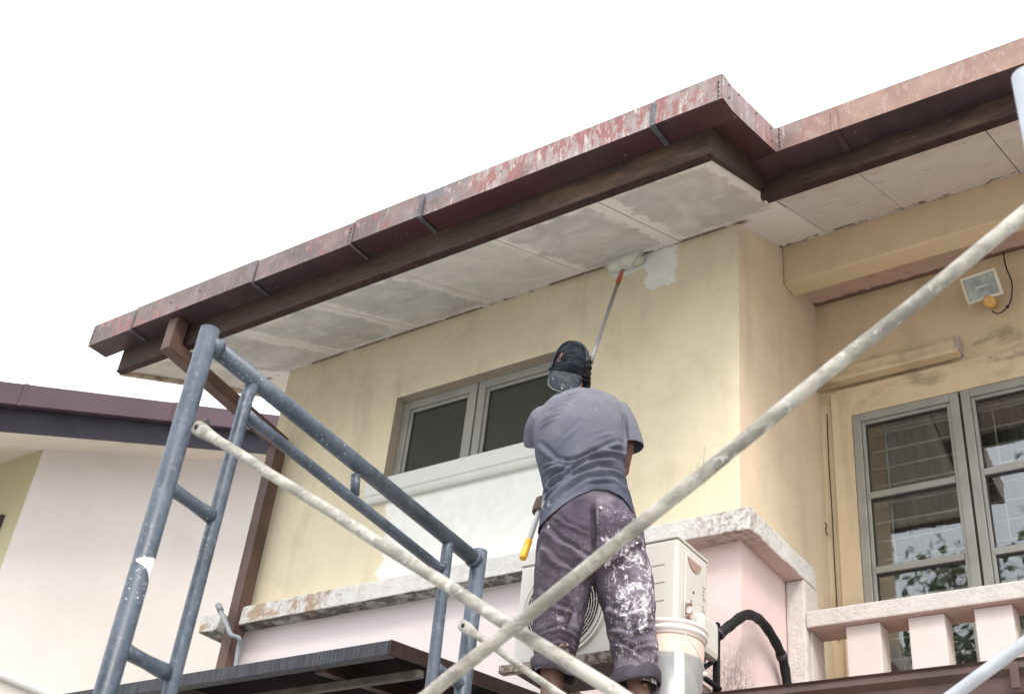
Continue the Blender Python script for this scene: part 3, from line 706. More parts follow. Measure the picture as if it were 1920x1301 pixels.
# ================================================================= AIR CONDITIONER
ac = thing('air_conditioner', 'off-white outdoor air conditioner unit with round fan grille behind the painter', 'air conditioner', (-2.48, -.5, 3.18))
AX0, AX1, AY0, AY1, AZ0, AZ1 = -2.858, -2.112, -.62, -.36, 3.185, 3.637
bx('casing', M_AC, ac, AX0, AX1, AY0, AY1, AZ0, AZ1-.012, .014)
bx('lid', M_AC, ac, AX0-.003, AX1+.003, AY0-.004, AY1+.003, AZ1-.0115, AZ1, .005)
fc = V((-2.625, AY0, 3.405)); FR = .198
bm = bmesh.new(); tube(bm, [fc+V((0,-.001,0)), fc+V((0,-.004,0))], FR, 64); link('fan_opening', bm, M_HOLE, ac)
bm = bmesh.new()
def ringt(bm, r, y, th, seg=72):
    vs_ = [[bm.verts.new((fc.x+(r+a*th)*math.cos(2*PI*k/seg), y+b*th, fc.z+(r+a*th)*math.sin(2*PI*k/seg))) for a, b in ((-1,-1),(1,-1),(1,1),(-1,1))] for k in range(seg)]
    for k in range(seg):
        A, B = vs_[k], vs_[(k+1)%seg]
        for j in range(4): bm.faces.new((A[j], A[(j+1)%4], B[(j+1)%4], B[j]))
for k in range(13): ringt(bm, .045+k*.0118, AY0-.012-.004*math.cos(k/13*PI/2), .0013)
ringt(bm, FR+.001, AY0-.006, .006); ringt(bm, .152+.0118*2.6, AY0-.010, .004)
for k in range(18):
    a = 2*PI*k/18
    for j in range(6):
        r0, r1 = .045+j*.0236, .045+(j+1)*.0236
        aa = a+(j%2)*PI/18+j*.10
        p0 = fc+V((math.cos(aa)*r0, -.012, math.sin(aa)*r0)); p1 = fc+V((math.cos(aa+.05)*r1, -.012, math.sin(aa+.05)*r1))
        rod(bm, p0, p1, .0015, 4)
for k in range(110):
    a = 2*PI*k/110; p0 = fc+V((math.cos(a)*.176, -.011, math.sin(a)*.176)); p1 = fc+V((math.cos(a)*.196, -.008, math.sin(a)*.196)); rod(bm, p0, p1, .0014, 4)
bmesh.ops.create_cone(bm, cap_ends=True, segments=32, radius1=.045, radius2=.045, depth=.006, matrix=Matrix.Translation(fc+V((0,-.014,0))) @ Matrix.Rotation(PI/2, 4, 'X'))
link('fan_grille', bm, M_AC, ac)
for k in range(3):
    zz = (3.52, 3.445, 3.37)[k]; bx('louvre_groove', M_ACD, ac, -2.36, -2.165, AY0-.0022, AY0-.0005, zz, zz+.003, 0)
bx('side_panel', M_AC, ac, AX1+.0005, AX1+.009, AY0+.055, AY1-.06, 3.20, 3.59, .004)
bm = bmesh.new()                                                         # handle scoop
pr = [bm.verts.new((AX1+.0095, AY0+.065+.115*t, 3.570-.042*math.sin(PI*t)**.6)) for t in [i/10 for i in range(11)]]
bm.faces.new(pr); r = bmesh.ops.extrude_face_region(bm, geom=list(bm.faces)); bmesh.ops.translate(bm, vec=(.004, 0, 0), verts=[v for v in r['geom'] if isinstance(v, bmesh.types.BMVert)])
link('handle', bm, plain('handle_scoop_brown', (.33, .22, .18), .6, 0, .05), ac)
bm = bmesh.new(); rod(bm, (AX1+.009, -.50, 3.44), (AX1+.011, -.50, 3.44), .006, 10)
link('screw', bm, M_RIVET, ac)
bm = bmesh.new()                                                         # printed column of marks near the back edge
for i in range(15):
    zz = 3.50-i*.0165
    if i in (4, 8): continue
    box(bm, AX1+.0006, AX1+.0012, AY1-.048+.004*(i%2), AY1-.024-.005*(i%3), zz, zz+(.007 if i < 11 else .012))
link('printed_marks', bm, plain('faded_print', (.30, .29, .28), .8), ac)['kind'] = 'stuff'
bx('valve_cover', M_AC, ac, AX1+.001, AX1+.05, AY1-.14, AY1+.01, 3.205, 3.36, .024)
bm = bmesh.new(); p = V((AX1+.026, -.565, 3.30)); tube(bm, [p, p+V((0,0,.035)), p+V((0,0,.037)), p+V((0,0,.06)), p+V((0,0,.062)), p+V((0,0,.078))], [.014, .014, .0115, .0115, .014, .012], 6); link('valve', bm, M_BRASS, ac)
hz = thing('insulated_hose', 'thick black insulated hose arching from the air conditioner over the pink corner', 'hose', (-2.05, -.1, 3.3))
hp = curve_pts([W(1325, 1195, 1, -.34), W(1345, 1190, 1, -.32), W(1368, 1173, 1, -.26), W(1400, 1152, 1, -.12), W(1428, 1165, 0, -2.085), W(1455, 1205, 0, -2.088), W(1470, 1245, 0, -2.095), W(1478, 1300, 0, -2.10)], 8)
bm = bmesh.new(); tube(bm, hp, [.021+.0012*math.sin(i*1.3) for i in range(len(hp))], 16); link('sleeve', bm, M_BLACK, hz)
bm = bmesh.new(); a, b = hp[8], hp[10]; tube(bm, [a, b], .0255, 14); a, b = hp[44], hp[46]; tube(bm, [a, b], .0245, 14); link('tape', bm, M_RIVET, hz)['kind'] = 'stuff'
bk = thing('wall_bracket', 'black and rusty steel bracket under the air conditioner', 'bracket', (-2.3, -.3, 3.15))
bm = bmesh.new()
for x in (AX0+.09, AX1-.12):
    box(bm, x, x+.035, -.629, -.002, 3.140, 3.178, .002)
box(bm, AX0-.03, AX1+.06, -.668, -.63, 3.147, 3.18, .003); link('frame', bm, M_RUSTB, bk)
bm = bmesh.new(); box(bm, -2.83, -2.13, -.629, -.37, 3.150, 3.182, 0); link('tray', bm, M_CFRAME, bk)
for x in (AX0+.09, AX1-.12):
    bm = bmesh.new(); obox(bm, ((x+.017), -.30, 2.98), (.016, 0, 0), (0, .30, -.24), (0, .010, .012), .002); link('strut', bm, M_BLACK, bk)
bm = bmesh.new(); p, q = W(1341, 1168, 1, -.30), W(1346, 1300, 1, -.30)
obox(bm, (p+q)/2, (.012, 0, 0), (0, .010, 0), (0, 0, (p.z-q.z)/2), .002)
p, q = W(1343, 1235, 1, -.31), W(1305, 1262, 1, -.44); tube(bm, [p, q], .010, 8); p, q = W(1310, 1262, 1, -.42), W(1350, 1292, 1, -.30); tube(bm, [p, q], .011, 8)
link('arm', bm, M_BLACK, bk)

# ================================================================= DARK CANOPY AND PORCH GUTTER
cn = thing('canopy', 'low dark canopy with grey metal edge below the ledge', 'canopy', (-5.2, -.6, 3.1))
CX1, CY = -3.0, -1.2; cz = 3.10; cs = .122
zc = lambda y: cz+(y-CY)*cs
def slopebox(bm, x0, x1, y0, y1, d0, d1):
    c = [bm.verts.new((x, y, zc(y)+d)) for d in (d0, d1) for x, y in ((x0, y0), (x1, y0), (x1, y1), (x0, y1))]
    for q in ((0,3,2,1),(4,5,6,7),(0,1,5,4),(1,2,6,5),(2,3,7,6),(3,0,4,7)): bm.faces.new([c[i] for i in q])
CXL = -5.6
bm = bmesh.new(); box(bm, CXL, CX1-.004, CY-.012, CY+.006, cz-.052, cz+.004, .003)
box(bm, CXL, CX1-.006, CY+.007, CY+.035, cz-.050, cz-.044, .001); link('front_edge', bm, M_CEDGE, cn)
bm = bmesh.new(); slopebox(bm, CX1-.003, CX1+.006, CY-.01, -.004, -.05, .006); link('side_edge', bm, M_CFRAME, cn)
bm = bmesh.new(); slopebox(bm, CXL, CX1-.004, CY+.036, -.004, -.012, .0); link('roof_sheet', bm, M_CSHEET, cn)
for xx, mt, w in ((-3.42, M_CFRAME, .05), (-4.3, M_CPALE, .03), (-5.2, M_CFRAME, .05)):
    bm = bmesh.new(); slopebox(bm, xx, xx+w, CY+.04, -.005, -.065, -.0125); link('rafter', bm, mt, cn)
for yy, mt in ((-1.02, M_CPALE), (-.72, M_CFRAME), (-.36, M_CPALE)):
    bm = bmesh.new(); slopebox(bm, CXL, CX1-.005, yy, yy+.035, -.095, -.0655); link('purlin', bm, mt, cn)
pg = thing('porch_roof', 'brown box gutter and fascia of the porch roof under the balcony', 'porch roof', (0, -.4, 2.8))
gz = W(1600, 1267, 1, -.7).z
bm = bmesh.new()
extrude_x(bm, [(-.70, gz), (-.69, gz-.006), (-.695, gz-.03), (-.675, gz-.05), (-.675, gz-.10), (-.655, gz-.12), (-.56, gz-.12), (-.56, gz)], -2.28, 2.6); link('gutter', bm, M_PORCH, pg)
bx('fascia_board', M_PORCH, pg, -2.28, 2.6, -.585, -.5605, gz-.32, gz-.1205, .003)
x = W(1903, 1260, 1, -.7).x; bx('gutter_bracket', M_PORCH, pg, x-.012, x+.014, -.715, -.704, gz-.10, gz-.018, .002)
bx('roof_sheet', M_PORCH, pg, -2.28, 2.6, -.559, -.002, gz-.06, gz-.03, .0)

# ================================================================= NEIGHBOUR HOUSE
nb = thing('house', 'pale pink neighbouring house with smooth plum-brown gutter, at the left edge', 'house', (-9, 2, 0))
NX = -8.0; nz = lambda y: 5.745+.44*y
bm = bmesh.new()
c = [bm.verts.new((xx, y, z)) for xx in (NX-.12, NX) for y, z in ((0, 0), (6, 0), (6, nz(6)+.05), (0, nz(0)+.05))]
for q in ((0,1,2,3),(7,6,5,4),(0,4,5,1),(1,5,6,2),(2,6,7,3),(3,7,4,0)): bm.faces.new([c[i] for i in q])
link('side_wall', bm, M_NPINK, nb)
wall_y('front_wall', M_NFRONT, nb, -.002, NX-4, NX-.002, 0, 5.82, [(-8.9, -8.20, 4.4, 5.22)], .12, M_NDARK)
bx('window', M_NDARK, nb, -8.899, -8.201, -.03, .05, 4.401, 5.219, .002)
def nslope(name, mat, x0, x1, y0, y1, d0, d1):
    bm = bmesh.new(); c = [bm.verts.new((x, y, nz(y)+d)) for d in (d0, d1) for x, y in ((x0, y0), (x1, y0), (x1, y1), (x0, y1))]
    for q in ((0,3,2,1),(4,5,6,7),(0,1,5,4),(1,2,6,5),(2,3,7,6),(3,0,4,7)): bm.faces.new([c[i] for i in q])
    return link(name, bm, mat, nb)
nslope('soffit_board', M_NSOF, NX-4, -7.5, -.9, 6, 0, .012)
nslope('fascia_board', M_NFAS, -7.499, -7.475, -.92, 6, -.028, .235)
nslope('fascia_board', M_NFAS, NX-4, -7.5, -.92, -.901, -.02, .17)
GX = -7.38
for a, b in ((-2.4, -.647), (-.646, .612), (.613, 6)):
    bm = bmesh.new(); c = [bm.verts.new((x, y, nz(y)+d)) for y in (a, b) for x, d in ((GX, .165), (GX, .335), (GX-.006, .335), (GX-.006, .175), (GX-.09, .175), (GX-.09, .165))]
    for i in range(6): bm.faces.new((c[i], c[(i+1)%6], c[6+(i+1)%6], c[6+i]))
    bm.faces.new(c[:6]); bm.faces.new(c[6:]); link('gutter', bm, M_NGUT, nb)
for y in (-.647, .612): nslope('gutter_strap', M_NGUT, GX-.095, GX+.008, y-.012, y+.018, .158, .338)
nslope('roof', M_TILE, NX-4, GX-.02, -1, 6, .30, .34)
tb('wall_band', M_SILL, nb, [(-7.985, -.0, 4.045), (-7.985, 6, 4.0)], .03, 4)

# ================================================================= SCAFFOLD
SR = .0212
def scaffold_frame(label, XF, nearY, farY, zn, zf, full=True):
    t = thing('scaffold', label, 'scaffold frame', (XF, nearY, 0), 'steel scaffold frames')
    tb('post', M_SCAF if full else M_STEEL, t, [(XF, nearY, 0), (XF, nearY, zn+.03), (XF, nearY, zn+.032)], [SR, SR, SR*.85], 24)
    tb('post', M_SCAF if full else M_STEEL, t, [(XF, farY, 0), (XF, farY, zf+.02), (XF, farY, zf+.022)], [SR, SR, SR*.85], 24)
    return t
nt_ = W(388, 640, 0, -1.87); ft_ = W(898, 1046, 0, -1.87)
XF = -1.87
sf = scaffold_frame('blue-grey scaffold frame with ladder rungs rising at the left of the painter', XF, nt_.y, ft_.y, nt_.z, ft_.z)
tb('header', M_SCAF, sf, [V((XF, nt_.y, W(400, 648, 0, XF).z)), V((XF, ft_.y, W(893, 1052, 0, XF).z))], .0205, 24)
r2 = .0150
iy, fy = W(466, 745, 0, XF).y, W(836, 1035, 0, XF).y
izt = W(456, 700, 0, XF).z; fzt = W(838, 1018, 0, XF).z
ipt, ipb = W(463, 745, 0, XF), W(320, 1290, 0, XF)
tb('inner_post', M_SCAF, sf, [(XF, ipb.y, 0), ipb, ipt, W(474, 722, 0, XF)], r2, 18)
ib, itp = W(808, 1290, 0, XF), W(838, 1035, 0, XF)
tb('inner_post', M_SCAF, sf, [(XF, ib.y, 0), ib, itp, itp+V((0, 0, .04))], r2, 18)
tb('inner_header', M_SCAF, sf, [W(462, 775, 0, XF), W(485, 797, 0, XF), W(820, 1062, 0, XF), W(832, 1062, 0, XF)], [.013, .0135, .0135, .013], 18)
tb('spacer', M_SCAF, sf, [W(667, 890, 0, XF), W(665, 928, 0, XF)], .0115, 14)
def rung(a, b, r0=.0175, r1=.0125):
    A, B = W(*a, 0, XF), W(*b, 0, XF); bm = bmesh.new()
    tube(bm, [A, A.lerp(B, .12), A.lerp(B, .5), A.lerp(B, .86), B], [.0165, .0145, .0135, .0155, .0165], 16); link('rung', bm, M_SCAF, sf)
rung((318, 913), (396, 968)); rung((232, 1218), (311, 1260)); rung((815, 1250), (872, 1288))
d = W(318, 913, 0, XF).z - W(232, 1218, 0, XF).z
for k in (2, 3, 4):
    z = W(232, 1218, 0, XF).z-(k-1)*d; y0 = nt_.y
    tb('rung', M_SCAF, sf, [(XF, nt_.y, z+.005), (XF, ipb.y, z-.01)], .0135, 14); tb('rung', M_SCAF, sf, [(XF, ib.y, z), (XF, ft_.y, z+.005)], .0135, 14)
# weld collars
bm = bmesh.new()
for p, r in ((W(400, 648, 0, XF), .0), (W(466, 745, 0, XF), .0), (W(838, 1035, 0, XF), .0)):
    pass
for z, y, rr in ((nt_.z-.30, nt_.y, 1), ): pass
tube(bm, [V((XF, nt_.y+.02, W(400, 648, 0, XF).z-.002)), V((XF, nt_.y+.034, W(404, 652, 0, XF).z))], .0232, 16)
link('weld', bm, M_SCAF, sf); bm = bmesh.new()
tube(bm, [V((XF, ft_.y-.030, W(884, 1044, 0, XF).z)), V((XF, ft_.y-.018, W(890, 1050, 0, XF).z))], .0232, 16)
link('weld', bm, M_SCAF, sf)
bp = W(369, 800, 0, XF+.03)
bm = bmesh.new(); tube(bm, [V((XF+.018, bp.y, bp.z+.005)), V((XF+.062, bp.y, bp.z+.003))], .0065, 10); link('brace_pin', bm, M_RIVET, sf)
# paint splash on the near post
bm = bmesh.new(); sc = W(258, 1052, 0, XF); 
rows = [(.0, .45, -.62), (-.004, .40, -.85), (-.009, .12, -.9), (-.015, -.28, -.92), (-.022, -.45, -.92), (-.030, -.60, -.9), (-.038, -.72, -.88)]
axd = (CP-V((XF, nt_.y, sc.z))); axd.z = 0; a0 = math.atan2(axd.y, axd.x); prev = None
for dz, l0, l1 in rows:
    cur = [bm.verts.new((XF+(SR+.0012)*math.cos(a0-PI/2*(-(l0+(l1-l0)*k/8))*-1), nt_.y+(SR+.0012)*math.sin(a0-PI/2*(-(l0+(l1-l0)*k/8))*-1), sc.z+dz+.012*k/8)) for k in range(9)]
    if prev:
        for k in range(8): bm.faces.new((prev[k], prev[k+1], cur[k+1], cur[k]))
    prev = cur
link('paint_splash', bm, M_SPLAT, sf)
# second frame at the right edge
XG = -.185
g2 = scaffold_frame('silver scaffold frame, only its post showing at the right edge', XG, -3.18, -2.17, 2.80, 2.78, False)
tb('header', M_STEEL, g2, [(XG, -3.18, 2.70), (XG, -2.17, 2.68)], .0205, 18)
tb('rung', M_STEEL, g2, [(XG, -3.18, 2.2), (XG, -2.17, 2.2)], .0135, 12)
# cross braces: long tubes with flattened ends
def brace(label, a, b, r=.0100, mat=M_BRACE, group='scaffold cross braces'):
    a, b = V(a), V(b); t = thing('cross_brace', label, 'cross brace', a, group); d = (b-a).normalized(); L = (b-a).length
    bm = bmesh.new(); n = 16; pts = []; up = V((0, 0, 1))
    for i in range(n+1):
        p = a.lerp(b, .04+.92*i/n); p.z += .0012*math.sin(i*2.1); p.y += .0012*math.cos(i*1.3); pts.append(p)
    tube(bm, pts, r, 18); link('tube', bm, mat, t)
    for e, s in ((a, 1), (b, -1)):
        bm = bmesh.new(); nrm = V((0, 1, 0)); w = nrm.cross(d).normalized()
        secs = [(-.012, .012, .003), (.0, .015, .0035), (.02, .0155, .0045), (L*.04, r*1.06, r*1.02), (L*.04+.02, r*1.04, r*1.04)]
        rings = [[bm.verts.new(e+d*s*q+w*math.cos(2*PI*k/14)*ww+nrm*math.sin(2*PI*k/14)*tt) for k in range(14)] for q, ww, tt in secs]
        for A, B in zip(rings, rings[1:]):
            for k in range(14): bm.faces.new((A[k], A[(k+1)%14], B[(k+1)%14], B[k])).smooth = True
        bm.faces.new(rings[0]); bm.faces.new(rings[-1]); link('flattened_end', bm, mat, t)
        bm = bmesh.new(); rod(bm, e+nrm*.006+d*s*.004, e-nrm*.006+d*s*.004, .0055, 10); link('pin_hole', bm, M_HOLE, t)
    return t
YB = nt_.y+.0
A0, A1 = W(369, 801, 1, YB), W(1160, 1301, 1, YB); dA = A1-A0
kA = (-.185-A0.x)/dA.x; brace('long paint-smeared brace running down rightwards from the near blue post', A0, A0+dA*kA)
B0, B1 = W(800, 1306, 1, YB-.030), W(1560, 692, 1, YB-.030); dB = B1-B0
b_at = lambda X: B0+dB*((X-B0.x)/dB.x)
bA, bB = b_at(-1.82), b_at(-.11)
brace('long paint-smeared brace rising rightwards across the painter\'s legs to the silver post', bA, bB)
YC = ft_.y-.045
C0, C1 = W(868, 1172, 1, YC), W(1050, 1301, 1, YC); dC = C1-C0
brace('thinner far-side brace whose flat yellow-stained tip shows beside the rear blue post', C0, C0+dC*((-.6-C0.x)/dC.x), .0088)
D0, D1 = W(1790, 1301, 1, -2.2), W(1920, 1207, 1, -2.2); dD = D1-D0
brace('clean pale steel brace cutting the bottom right corner', D0+dD*((-1.75-D0.x)/dD.x), D0+dD*((-.2-D0.x)/dD.x), .0125, M_STEEL)
bm = bmesh.new()

# ================================================================= PAINTER
P0 = W(1100, 900, 1, -1.0); NV = V((P0.x, P0.y+4.5, 0)).normalized(); UV_ = V((NV.y, -NV.x, 0)); ZV = V((0, 0, 1))
def Mp(x, y, d=0):
    dr = CF*FPX + CR*(x-960) - CU*(y-650.5)
    return CP + dr*(((P0+NV*d)-CP).dot(NV)/dr.dot(NV))
def loft(bm, secs, seg=28, sq=2.2):
    """secs: (left pixel-measured point, right point, half depth, centre shift)"""
    rings = []
    for L, R_, hd, sh in secs:
        c = (L+R_)/2+NV*sh; a = (R_-L)/2; ring = []
        for k in range(seg):
            t = 2*PI*k/seg; ct, st_ = math.cos(t), math.sin(t)
            ring.append(bm.verts.new(c+a*math.copysign(abs(ct)**(2/sq), ct)+NV*hd*math.copysign(abs(st_)**(2/sq), st_)))
        rings.append(ring)
    for A, B in zip(rings, rings[1:]):
        for k in range(seg): bm.faces.new((A[k], A[(k+1)%seg], B[(k+1)%seg], B[k]))
    bm.faces.new(rings[0][::-1]); bm.faces.new(rings[-1])
def remesh(bm, vox, smooth_it=4, sm=.5):
    bmesh.ops.recalc_face_normals(bm, faces=bm.faces)
    me = bpy.data.meshes.new('tmp'); bm.to_mesh(me); bm.free(); o = bpy.data.objects.new('tmp', me); COL.objects.link(o)
    r = o.modifiers.new('r', 'REMESH'); r.mode = 'VOXEL'; r.voxel_size = vox
    s_ = o.modifiers.new('s', 'SMOOTH'); s_.iterations = smooth_it; s_.factor = sm
    dg = bpy.context.evaluated_depsgraph_get(); dg.update(); ev = o.evaluated_get(dg)
    out = bmesh.new(); out.from_mesh(ev.to_mesh()); ev.to_mesh_clear(); bpy.data.objects.remove(o); bpy.data.meshes.remove(me)
    return out
def loc(p):
    q = p-P0; return q.dot(UV_), q.dot(NV), q.z
def uz(x, y): a = loc(Mp(x, y)); return (a[0], a[2])
def segdist(px, pz, a, b):
    dx, dz = b[0]-a[0], b[1]-a[1]; L2 = dx*dx+dz*dz; t = max(0, min(1, ((px-a[0])*dx+(pz-a[1])*dz)/L2))
    ex, ez = px-(a[0]+dx*t), pz-(a[1]+dz*t); s = (dx*ez-dz*ex)/math.sqrt(L2)
    return math.hypot(ex, ez), s, t
def folds(bm, lines, back=True, nz_amp=.002, nz_sc=14):
    bm.normal_update(); mv = []
    for v in bm.verts:
        u_, d_, z_ = loc(v.co); h = 0
        f = max(0, min(1, -v.normal.dot(NV)*1.4+.25)) if back else 1
        for a, b, w, amp in lines:
            q, s_, t = segdist(u_, z_, a, b)
            if q < 3*w:
                fade = math.sin(PI*min(1, max(0, t*.9+.05)))**.6
                x_ = s_/w; h += amp*fade*math.exp(-(q/w)**2)*(1-.0*x_) - amp*.75*fade*math.exp(-((s_-w*1.25)/(w*.8))**2)*(1 if q < 2.6*w else 0)
        h *= f*1.55; h += nz_amp*noise.noise(V((u_, d_*.6, z_*1.0))*nz_sc)+nz_amp*.5*noise.noise(V((u_, d_, z_))*nz_sc*2.7)
        mv.append((v, v.normal.copy()*h))
    for v, h in mv: v.co += h

painter = thing('person', 'painter in grey shirt, reversed black cap and paint-splattered trousers, reaching up with a roller', 'person', Mp(1120, 1360))
# --- body
bm = bmesh.new()
def limb(pts, rs):
    tube(bm, pts, rs, 16)
    for p, r in zip(pts, rs): bmesh.ops.create_icosphere(bm, subdivisions=2, radius=r*.99, matrix=Matrix.Translation(p))
head_c = Mp(1070, 688, .03)
e_up = (ZV*math.cos(.5)-NV*math.sin(.5)).normalized(); e_bk = (-NV*math.cos(.5)-ZV*math.sin(.5)).normalized()
rot_t = .10
e_u = (UV_*math.cos(rot_t)+e_bk*math.sin(rot_t)).normalized(); e_bk = e_u.cross(e_up)*1.0
if e_bk.dot(NV) > 0: e_bk = -e_bk
tl = -.13; e_u, e_up = (e_u*math.cos(tl)+e_up*math.sin(tl)), (e_up*math.cos(tl)-e_u*math.sin(tl))
Rh = Matrix((e_u, e_bk, e_up)).transposed()
ell(bm, head_c, .072, .092, .10, Rh); ell(bm, head_c-e_bk*.045-e_up*.05, .055, .055, .065, Rh)
ell(bm, head_c-e_bk*.105-e_up*.045, .014, .02, .022, Rh)                      # nose
for s_ in (-1, 1): ell(bm, head_c+e_u*.074*s_-e_up*.035+e_bk*.0, .010, .022, .032, Rh)
limb([Mp(1078, 770, .03), Mp(1075, 712, .035)], [.058, .052])
limb([Mp(1080, 800, .03), Mp(1095, 900, .03), Mp(1100, 975, .02)], [.12, .11, .125])
shL, shR = Mp(1016, 800, .02), Mp(1160, 790, .02)
limb([Mp(1060, 790, .03), shL], [.05, .040]); limb([Mp(1110, 785, .03), shR], [.05, .038])
# hand holding points on the pole
butt = Mp(980, 1047, .12); top = W(1164, 516, 1, -.17); PD = (top-butt).normalized()
hand = butt+PD*((Mp(1006, 938, .2)-butt).dot(PD)); hand2 = butt+PD*((top-butt).length*.46)
elL = Mp(1044, 868, .20); limb([shL, Mp(1015, 828, .09), elL], [.040, .040, .037]); limb([elL, (elL+hand)/2+UV_*.03, hand-PD*0-NV*.0+UV_*.045], [.037, .032, .025])
elR = Mp(1163, 880, .06); limb([shR, Mp(1172, 836, .02), elR], [.038, .038, .035]); limb([elR, (elR+hand2)/2, hand2-NV*.03-ZV*.01], [.038, .033, .026])
def hand_on(c, palm_dir, r=.0235, flip=1):
    ax = PD; pd = (palm_dir-ax*palm_dir.dot(ax)).normalized(); sd_ = ax.cross(pd)
    Rm = Matrix((sd_, pd, ax)).transposed()
    ell(bm, c+pd*.034, .034, .014, .043, Rm)
    for k in range(4):
        o_ = (k-1.5)*.0215; rr = .0088-(.001 if k in (0,) else 0); pts = []
        for j in range(7):
            a = .35+j*.62*(1 if k not in (0, 3) else .88); R_ = .031-.002*j
            pts.append(c+ax*o_+(pd*math.cos(a)+sd_*flip*math.sin(a))*R_)
        limb([c+ax*o_+pd*.03]+pts, [rr*1.1]+[rr*(1-.03*j) for j in range(7)])
    limb([c+ax*.03+pd*.03, c+ax*.045-sd_*flip*.022+pd*.012, c+ax*.046-sd_*flip*.026-pd*.012, c+ax*.03-sd_*flip*.012-pd*.024], [.013, .011, .0095, .0085])
hand_on(hand, (UV_*.75-NV*.4), flip=-1); hand_on(hand2, (-NV*.8+UV_*.3), flip=1)
# legs and feet
for kx, cuffx, ax_, dd in ((1046, 1030, 1031, .03), (1172, 1200, 1204, 0)):
    hip = Mp(1060 if kx < 1100 else 1150, 1000, .02); kn = Mp(kx, 1130, dd+.03); an = Mp(ax_, 1325, dd)
    limb([hip, kn, kn.lerp(an, .45)-NV*.02, kn.lerp(an, .8), an], [.085, .058, .056, .040, .034])
    an2 = V(an); FZ = 2.715
    ell(bm, V((an2.x, an2.y, FZ+.035))-NV*.01, .034, .04, .036)
    tip = V((an2.x, an2.y, FZ+.025))+NV*.17+UV_*(.03 if kx > 1100 else -.02)
    limb([an2, V((an2.x, an2.y, FZ+.05))+NV*.03, V((an2.x, an2.y, FZ+.03))+NV*.11, tip], [.036, .036, .032, .02])
    for j in range(5): limb([tip-NV*.03+UV_*(j-2)*.017, tip+NV*(.03-.004*abs(j-1))+UV_*(j-2)*.019-ZV*.006], [.010, .009])
    for s_ in (-1, 1): ell(bm, V((an2.x, an2.y, an2.z+.018))+UV_*.034*s_, .012, .013, .013)
    if kx > 1100: ell(bm, Mp(1208, 1284, -.035), .013, .012, .012)
bmb = remesh(bm, .005, 3, .5)
body = link('body', bmb, M_SKIN, painter, True)
# --- shirt
bm = bmesh.new()
S_ = lambda xl, yl, xr, yr, hd, sh=0: (Mp(xl, yl), Mp(xr, yr), hd, sh)
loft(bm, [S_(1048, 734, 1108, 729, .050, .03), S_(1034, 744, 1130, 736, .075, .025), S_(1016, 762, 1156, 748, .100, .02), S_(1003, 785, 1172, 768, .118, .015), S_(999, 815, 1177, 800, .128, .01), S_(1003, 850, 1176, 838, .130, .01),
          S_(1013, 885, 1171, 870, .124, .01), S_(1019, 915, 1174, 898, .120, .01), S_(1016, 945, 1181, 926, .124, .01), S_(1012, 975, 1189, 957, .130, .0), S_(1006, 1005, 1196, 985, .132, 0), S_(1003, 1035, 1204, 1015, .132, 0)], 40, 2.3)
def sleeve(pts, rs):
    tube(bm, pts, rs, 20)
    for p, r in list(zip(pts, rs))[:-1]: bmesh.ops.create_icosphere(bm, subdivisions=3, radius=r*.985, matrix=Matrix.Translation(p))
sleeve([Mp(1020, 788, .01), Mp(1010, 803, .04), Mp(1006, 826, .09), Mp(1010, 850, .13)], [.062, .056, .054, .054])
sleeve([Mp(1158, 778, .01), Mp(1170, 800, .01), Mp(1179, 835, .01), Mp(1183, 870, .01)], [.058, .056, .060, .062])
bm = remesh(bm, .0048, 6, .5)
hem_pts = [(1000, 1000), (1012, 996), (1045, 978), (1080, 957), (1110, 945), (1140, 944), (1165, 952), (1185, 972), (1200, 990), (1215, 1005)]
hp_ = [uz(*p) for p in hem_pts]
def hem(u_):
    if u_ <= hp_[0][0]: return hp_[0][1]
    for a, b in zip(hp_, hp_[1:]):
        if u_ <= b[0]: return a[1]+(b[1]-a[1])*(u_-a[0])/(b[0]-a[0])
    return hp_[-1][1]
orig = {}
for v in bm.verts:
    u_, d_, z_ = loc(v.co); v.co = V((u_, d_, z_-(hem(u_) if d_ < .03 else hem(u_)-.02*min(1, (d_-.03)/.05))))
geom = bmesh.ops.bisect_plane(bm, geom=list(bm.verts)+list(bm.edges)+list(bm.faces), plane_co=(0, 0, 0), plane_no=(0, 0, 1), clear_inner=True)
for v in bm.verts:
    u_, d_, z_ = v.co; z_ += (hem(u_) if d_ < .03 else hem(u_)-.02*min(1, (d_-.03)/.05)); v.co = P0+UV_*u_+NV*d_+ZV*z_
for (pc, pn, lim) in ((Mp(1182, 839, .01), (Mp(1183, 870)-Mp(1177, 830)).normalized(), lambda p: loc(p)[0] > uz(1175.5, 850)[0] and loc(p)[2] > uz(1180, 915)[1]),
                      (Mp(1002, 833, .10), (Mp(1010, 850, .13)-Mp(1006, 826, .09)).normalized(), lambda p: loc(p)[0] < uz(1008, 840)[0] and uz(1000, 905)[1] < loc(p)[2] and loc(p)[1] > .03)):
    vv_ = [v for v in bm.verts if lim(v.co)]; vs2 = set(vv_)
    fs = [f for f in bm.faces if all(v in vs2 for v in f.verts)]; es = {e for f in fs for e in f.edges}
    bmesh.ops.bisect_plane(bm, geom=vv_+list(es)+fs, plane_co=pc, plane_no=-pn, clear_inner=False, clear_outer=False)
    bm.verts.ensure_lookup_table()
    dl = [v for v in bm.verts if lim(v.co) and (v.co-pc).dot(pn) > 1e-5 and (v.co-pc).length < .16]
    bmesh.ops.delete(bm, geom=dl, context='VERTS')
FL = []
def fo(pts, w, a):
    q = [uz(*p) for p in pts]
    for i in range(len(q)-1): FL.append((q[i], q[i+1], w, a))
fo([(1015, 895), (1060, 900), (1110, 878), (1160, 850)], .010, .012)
fo([(1020, 925), (1065, 905), (1110, 878), (1172, 862)], .011, .014)
